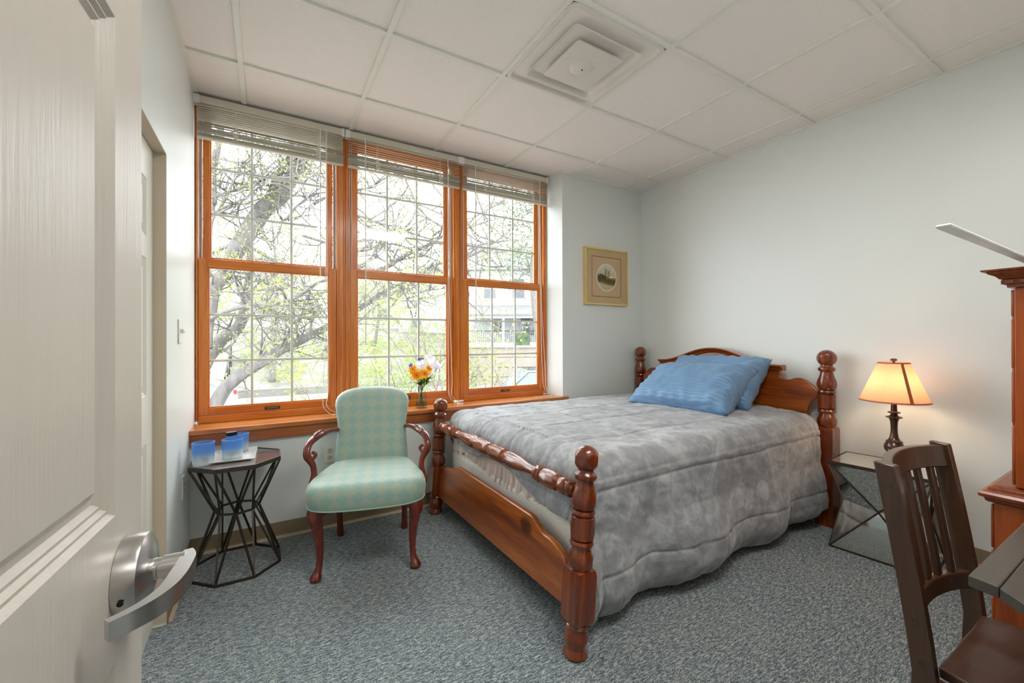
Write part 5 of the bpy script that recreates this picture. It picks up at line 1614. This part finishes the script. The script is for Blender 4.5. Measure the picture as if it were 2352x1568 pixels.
# thinner limbs reaching across in front of the street
for k in range(26):
    r0 = rnd.uniform(0, 1)
    p = Vector((rnd.uniform(0.9, 5.2), rnd.uniform(6.6, 9.0), rnd.uniform(1.7, 5.2)))
    d = Vector((rnd.uniform(-0.9, 1.0), rnd.uniform(-0.25, 0.25), rnd.uniform(-0.35, 0.45)))
    grow(twigs, tips, p - d * 0.6, d, rnd.uniform(1.4, 2.4), rnd.uniform(0.010, 0.02), rnd, 2)
tk = trunk.build('trunk', M['bark'], tree, smooth=180); tk.location = -TO
tg = twigs.build('twigs', M['bark'], tree, smooth=180); tg.location = -TO
lv = MB()
pick = [t for t in tips if rnd.random() < 0.34]
leaf_mesh(lv, pick, 0.042, rnd, 0.03, 3)
lo = lv.build('leaves', M['leaf_young'], tree, smooth=0); lo.location = -TO

def round_tree(name, label, base, h, crown_z, rx, rz, mat, nleaf, lsize, seed, group=None, trunk_r=0.12, nb=14):
    r = random.Random(seed)
    t = thing(name, label, 'tree', base, group=group)
    tr_ = MB()
    tr_.tube(bez([(0, 0, 0), (0.05 * h * r.uniform(-1, 1), 0, h * 0.3), (0.05 * h * r.uniform(-1, 1), 0.0, h * 0.6), (0, 0, h * 0.92)], 5), lerp_list([trunk_r, trunk_r * 0.8, trunk_r * 0.5, trunk_r * 0.12], 16), 8)
    tp = []
    for k in range(nb):
        z0_ = r.uniform(crown_z - rz * 0.8, crown_z + rz * 0.6)
        a = r.uniform(0, 6.283)
        grow(tr_, tp, (0, 0, z0_), (math.cos(a), math.sin(a), 0.55), rx * r.uniform(0.6, 1.0), trunk_r * 0.3, r, 2)
    tr_.build('trunk', M['bark'], t, smooth=180)
    lm = MB()
    pts = []
    for k in range(nleaf // 5):
        while True:
            u = Vector((r.uniform(-1, 1), r.uniform(-1, 1), r.uniform(-1, 1)))
            if u.length < 1 and mnoise.noise(u * 3.1 + Vector((seed, 0, 0))) > -0.08: break
        pts.append((u.x * rx, u.y * rx, crown_z + u.z * rz))
    leaf_mesh(lm, pts, lsize, r, lsize * 1.3, 5)
    lm.build('leaves', mat, t, smooth=0)
    return t
# slim tree behind the leaning trunk
round_tree('street_tree', 'slender upright tree on the bank behind the leaning trunk', (0.25, 22.6, -0.9), 8.5, 5.0, 3.2, 2.9, M['leaf_young'], 900, 0.13, 5, trunk_r=0.17)
for k, (x, y, z, h, rx, rz, sd) in enumerate(((-3.2, 29, 0.6, 6.0, 3.0, 2.6, 21), (2.6, 33, 1.2, 6.2, 3.0, 2.6, 22), (6.6, 30, 0.9, 5.6, 2.6, 2.2, 23))):
    round_tree('leafy_tree', ('yellow-green leafy tree on the bank seen at the left edge of the left window', 'yellow-green leafy tree on the bank behind the leaning limb', 'yellow-green leafy tree on the bank behind the middle window')[k], (x, y, z), h, h * 0.56, rx, rz, M['leaf_young'], 2300, 0.17, sd, 'leafy trees on the bank')
round_tree('evergreen_tree', 'tall grey-green tree rising behind the right window', (14.9, 21.6, 0.7), 11.5, 7.6, 3.6, 4.2, M['leaf_dark'], 3800, 0.22, 31, trunk_r=0.22)
# shrubs
def shrub(label, base, h, rx, n, nleaf, seed, mat, lsize=0.06):
    r = random.Random(seed)
    t = thing('leafy_shrub', label, 'shrub', base, group='shrubs outside the windows')
    tp, sm = [], MB()
    for k in range(n):
        a = r.uniform(0, 6.283)
        grow(sm, tp, (r.gauss(0, rx * 0.25), r.gauss(0, rx * 0.2), 0), (math.cos(a) * 0.22, math.sin(a) * 0.22, 1.0), h * r.uniform(0.7, 1.05), 0.016, r, 2, 0.5)
    sm.build('stems', M['stem'], t, smooth=180)
    lm = MB()
    keep = [p for p in tp if r.random() < 0.8]
    leaf_mesh(lm, keep, lsize, r, 0.09, max(2, nleaf // max(1, len(keep))))
    lm.build('leaves', mat, t, smooth=0)
shrub('tall light-green shrub with bare upright stems close outside the middle window', (2.25, 6.6, GZ), 3.0, 0.9, 13, 2600, 41, M['leaf_mid'])
shrub('light-green shrub with arching twigs outside, behind the armchair back', (1.25, 7.2, GZ), 2.3, 0.9, 10, 1700, 42, M['leaf_mid'])
shrub('light-green shrub outside, between the middle window and the parked dark car', (3.45, 6.9, GZ), 2.5, 0.6, 8, 1300, 43, M['leaf_mid'])
# low ground cover on the bank
gc = MB()
r = random.Random(9)
pts = []
for k in range(900):
    x, t = r.uniform(-1.0, 9), r.uniform(0.03, 0.45)
    if mnoise.noise(Vector((x * 0.5, t * 9, 0))) < 0.0: continue
    pts.append((x, 21.3 + 26 * t, GZ + 0.50 + 3.4 * (1 - (1 - t) ** 1.7)))
leaf_mesh(gc, pts, 0.16, r, 0.16, 7)
go = gc.build('bank_ground_cover', M['leaf_young'], None, smooth=0)
tag(go, 'yellow-green ground cover growing over the bank', 'plants', kind='stuff')

# steps with a railing going up the bank
stp = thing('outdoor_steps', 'pale concrete steps with a dark railing climbing the bank at the far left', 'steps', (-2.1, 21.4, GZ))
s_ = MB()
for k in range(11):
    s_.bx(-1.1, 0.55, 0.42 * k, 0.42 * (k + 1) + 0.3, -0.2, 0.17 * (k + 1))
s_.build('flight', M['concrete'], stp, smooth=0)
rl = MB()
for k in range(0, 12, 3): rl.tube([(0.62, 0.42 * k, 0.1 * k), (0.62, 0.42 * k, 0.17 * k + 1.0)], 0.03, 6)
rl.tube([(0.62, -0.1, 1.0), (0.62, 4.7, 2.9)], 0.035, 6)
rl.build('railing', M['black_metal'], stp)

# timber retaining wall, lawn terrace and the house on the right
rw = thing('retaining_wall', 'tan horizontal-board retaining wall below the white house', 'wall', (11.5, 20.6, 0))
rot_r = math.atan2(-0.51, 0.86)
rw.rotation_euler = (0, 0, rot_r)
for k in range(4):
    MB().bx(-2.6, 6.5, -0.05 + 0.04 * (k % 2), 0.25, GZ - 0.1 + 0.56 * k, GZ - 0.1 + 0.56 * k + 0.535).build('board', M['retaining'], rw, smooth=0)
MB().bx(-2.7, 6.6, -0.12, 0.32, GZ + 2.13, GZ + 2.23).build('coping', M['concrete'], rw, smooth=0)
struct('ground_terrace', MB().rings([[Vector((11.5, 20.6, z)) + Vector((0.86, -0.51, 0)) * a + Vector((0.51, 0.86, 0)) * b for a, b in ((-2.6, 0.2), (12, 0.2), (12, 22), (-2.6, 22))] for z in (GZ, 0.70)]), M['concrete'], smooth=0)
hg = thing('clipped_hedge', 'clipped square green hedge in front of the white house porch', 'hedge', (14.25, 22.75, 0.70), rot_r)
hb2 = MB()
hr = random.Random(2)
pts = [(hr.uniform(-0.5, 0.5), hr.uniform(-0.4, 0.4), hr.uniform(0.02, 0.85)) for k in range(900)]
leaf_mesh(hb2, pts, 0.07, hr, 0.02, 4)
hb2.build('leaves', M['leaf_dark'], hg, smooth=0)
MB().bx(-0.47, 0.47, -0.37, 0.37, 0.0, 0.80).build('core', M['leaf_dark'], hg, smooth=0)

hs = thing('white_house', 'white clapboard house with a roofed porch and dark windows across the street', 'house', (16.1, 27.6, 0.70), rot_r)
def sided(mb, x0, x1, y, z0, z1, pitch=0.16):
    z = z0
    while z < z1 - 1e-6:
        zt = min(z + pitch, z1)
        mb.add([(x0, y - 0.025, z), (x1, y - 0.025, z), (x1, y, zt), (x0, y, zt)], [(0, 1, 2, 3)])
        z = zt
    return mb
w_ = sided(MB(), -3.1, 5.0, 2.0, 0.0, 2.5)
sided(w_, -3.1, 5.0, 0.7, 3.15, 6.0)
w_.bx(-3.1, 5.0, 2.0, 8.0, 0.0, 2.5)
w_.bx(-3.1, 5.0, 0.7, 8.0, 2.5, 6.0)
w_.build('walls', M['siding'], hs, smooth=0)
MB().prism([(-1.3, 2.35), (0.75, 3.2), (0.75, 3.05), (-1.3, 2.2)], -3.4, 5.2, 'yz').build('porch_roof', M['roof'], hs, smooth=0)
MB().bx(-3.3, 5.1, -1.2, -1.0, 2.05, 2.3).build('porch_beam', M['house_trim'], hs, smooth=0)
for x in (-3.1, -0.4, 2.4, 5.0): MB().bx(x - 0.08, x + 0.08, -1.15, -1.0, 0.25, 2.1).build('porch_post', M['house_trim'], hs, smooth=0)
MB().bx(-3.3, 5.1, -1.2, 2.0, 0.0, 0.25).build('porch_floor', M['concrete'], hs, smooth=0)
rl = MB()
for k in range(34): rl.bx(-3.0 + 0.16 * k, -2.975 + 0.16 * k, -1.1, -1.07, 0.3, 1.1)
rl.bx(-3.1, 2.4, -1.12, -1.05, 1.08, 1.13)
rl.build('porch_railing', M['black_metal'], hs, smooth=0)
MB().prism([(0.3, 5.9), (4.3, 8.6), (8.4, 5.9)], -3.5, 5.4, 'yz').build('roof', M['roof'], hs, smooth=0)
for x, y, z, ww, hh_ in ((-1.5, 0.68, 3.7, 0.9, 1.5), (0.75, 0.68, 3.7, 0.9, 1.5), (3.0, 0.68, 3.7, 0.9, 1.5), (1.5, 1.97, 0.8, 1.1, 1.4), (3.6, 1.97, 0.8, 1.0, 1.4)):
    fr_ = MB().bx(x - ww / 2 - 0.09, x + ww / 2 + 0.09, y - 0.05, y, z - 0.09, z + hh_ + 0.09).build('window', M['house_trim'], hs, smooth=0)
    MB().bx(x - ww / 2, x + ww / 2, y - 0.06, y - 0.045, z, z + hh_ / 2 - 0.03).bx(x - ww / 2, x + ww / 2, y - 0.06, y - 0.045, z + hh_ / 2 + 0.03, z + hh_).build('glass', M['house_glass'], fr_, smooth=0)
dr = MB().bx(-1.45, -0.45, 1.93, 1.99, 0.25, 2.3).build('door', M['house_trim'], hs, smooth=0)
MB().bx(-1.25, -0.65, 1.92, 1.935, 1.1, 2.1).build('glass', M['house_glass'], dr, smooth=0)

def gable_house(label, base, rot, w, d, h, rh):
    g = thing('pale_house', label, 'house', base, rot, group='pale houses beyond the trees')
    sided(MB(), -w / 2, w / 2, 0, 0, h).bx(-w / 2, w / 2, 0, d, 0, h).prism([(-w / 2, h), (w / 2, h), (0, h + rh)], 0.0, d, 'xz').build('walls', M['siding'], g, smooth=0)
    MB().prism([(-w / 2 - 0.4, h - 0.2), (0, h + rh + 0.1), (w / 2 + 0.4, h - 0.2), (w / 2 + 0.4, h), (0, h + rh + 0.32), (-w / 2 - 0.4, h)], -0.4, d + 0.3, 'xz').build('roof', M['roof'], g, smooth=0)
    for x in (-w / 4, w / 4):
        for z in (0.9, 3.6):
            if z + 1.4 > h: continue
            f_ = MB().bx(x - 0.6, x + 0.6, -0.06, 0, z, z + 1.5).build('window', M['house_trim'], g, smooth=0)
            MB().bx(x - 0.5, x + 0.5, -0.075, -0.055, z + 0.1, z + 1.4).build('glass', M['house_glass'], f_, smooth=0)
gable_house('pale gabled house beyond the shrubs, seen through the middle window', (13.6, 37.5, 0.9), rot_r, 6.5, 8, 4.6, 2.6)
gable_house('pale house high on the bank behind the leaning trunk', (-2.0, 47.0, 2.4), 0.0, 9, 8, 5.4, 2.6)
gable_house('pale gabled house on the bank between the leafy trees', (9.2, 46.0, 2.2), -0.2, 7, 8, 4.4, 2.4)

# parked cars
def car(label, base, rot, paint, scale=1.0, suv=True):
    c = thing('parked_car', label, 'car', base, rot)
    def body_ring(x, zb, zt, hw, tuck):
        return [(x, -hw * tuck, zb), (x, hw * tuck, zb), (x, hw, zb + (zt - zb) * 0.45), (x, hw * 0.94, zt), (x, -hw * 0.94, zt), (x, -hw, zb + (zt - zb) * 0.45)]
    rs = [body_ring(x * scale, zb, zt, hw, 0.9) for x, zb, zt, hw in ((-2.35, 0.5, 0.75, 0.72), (-2.3, 0.35, 0.95, 0.85), (-1.9, 0.3, 1.02, 0.91), (-1.0, 0.28, 1.06, 0.92), (0.5, 0.28, 1.08, 0.92), (1.9, 0.3, 1.06, 0.91), (2.25, 0.35, 1.0, 0.86), (2.33, 0.5, 0.8, 0.78))]
    MB().rings(rs).build('body', paint, c, smooth=50, bevel=0.03)
    top = 1.72 if suv else 1.45
    cab = MB()
    x0_, x1_, x2_, x3_ = (-1.15, -0.35, 1.7, 2.2) if suv else (-0.9, -0.1, 1.2, 1.9)
    cab.rings([[(x * scale, s * hw, z) for s in (-1, 1)] + [(xx * scale, s * hw2, zz) for s in (1, -1)] for x, hw, z, xx, hw2, zz in ((x0_, 0.84, 1.03, x1_, 0.66, top), (x3_, 0.84, 1.03, x2_, 0.66, top))])
    cab.build('cabin_glass', M['car_glass'], c, smooth=0, bevel=0.04)
    MB().bx(x1_ * scale - 0.03, x2_ * scale + 0.03, -0.67, 0.67, top - 0.03, top + 0.03).build('roof', paint, c, bevel=0.025)
    for s in (-1, 1):
        pm = MB()
        for a, b in (((x0_, 0.85), (x1_, 0.675)), ((0.55, 0.855), (0.5, 0.68)), ((x3_, 0.85), (x2_, 0.675))):
            pm.tube([(a[0] * scale, s * a[1], 1.04), (b[0] * scale, s * b[1], top)], 0.035, 6)
        pm.build('pillars', paint, c)
        MB().box((-0.85 * scale, s * 0.98, 1.12), (0.1, 0.18, 0.13)).build('wing_mirror', paint, c, bevel=0.03)
        MB().bx(2.2 * scale, 2.3 * scale, s * 0.72 - 0.12, s * 0.72 + 0.12, 0.8, 0.95).build('tail_light', M['red_lens'], c)
        for x in (-1.45, 1.4):
            wq = MB().lathe([(0.0, -0.11), (0.30, -0.11), (0.345, -0.08), (0.345, 0.08), (0.30, 0.11), (0.0, 0.11)], 24, (x * scale, s * 0.80, 0.345), (0, 1, 0)).build('wheel', M['tyre'], c, smooth=40)
            MB().lathe([(0.0, 0.0), (0.20, 0.0), (0.22, 0.02), (0.0, 0.02)], 20, (x * scale, s * 0.915, 0.345), (0, s, 0)).build('hubcap', M['nickel'], wq)
car('dark grey parked car outside the right window, below the retaining wall', (6.55, 9.7, GZ), -0.42, M['car_paint'], 1.0)
car('white parked car at the far left, behind the base of the leaning tree', (-3.1, 16.9, GZ), 0.15, M['car_white'], 0.95, False)
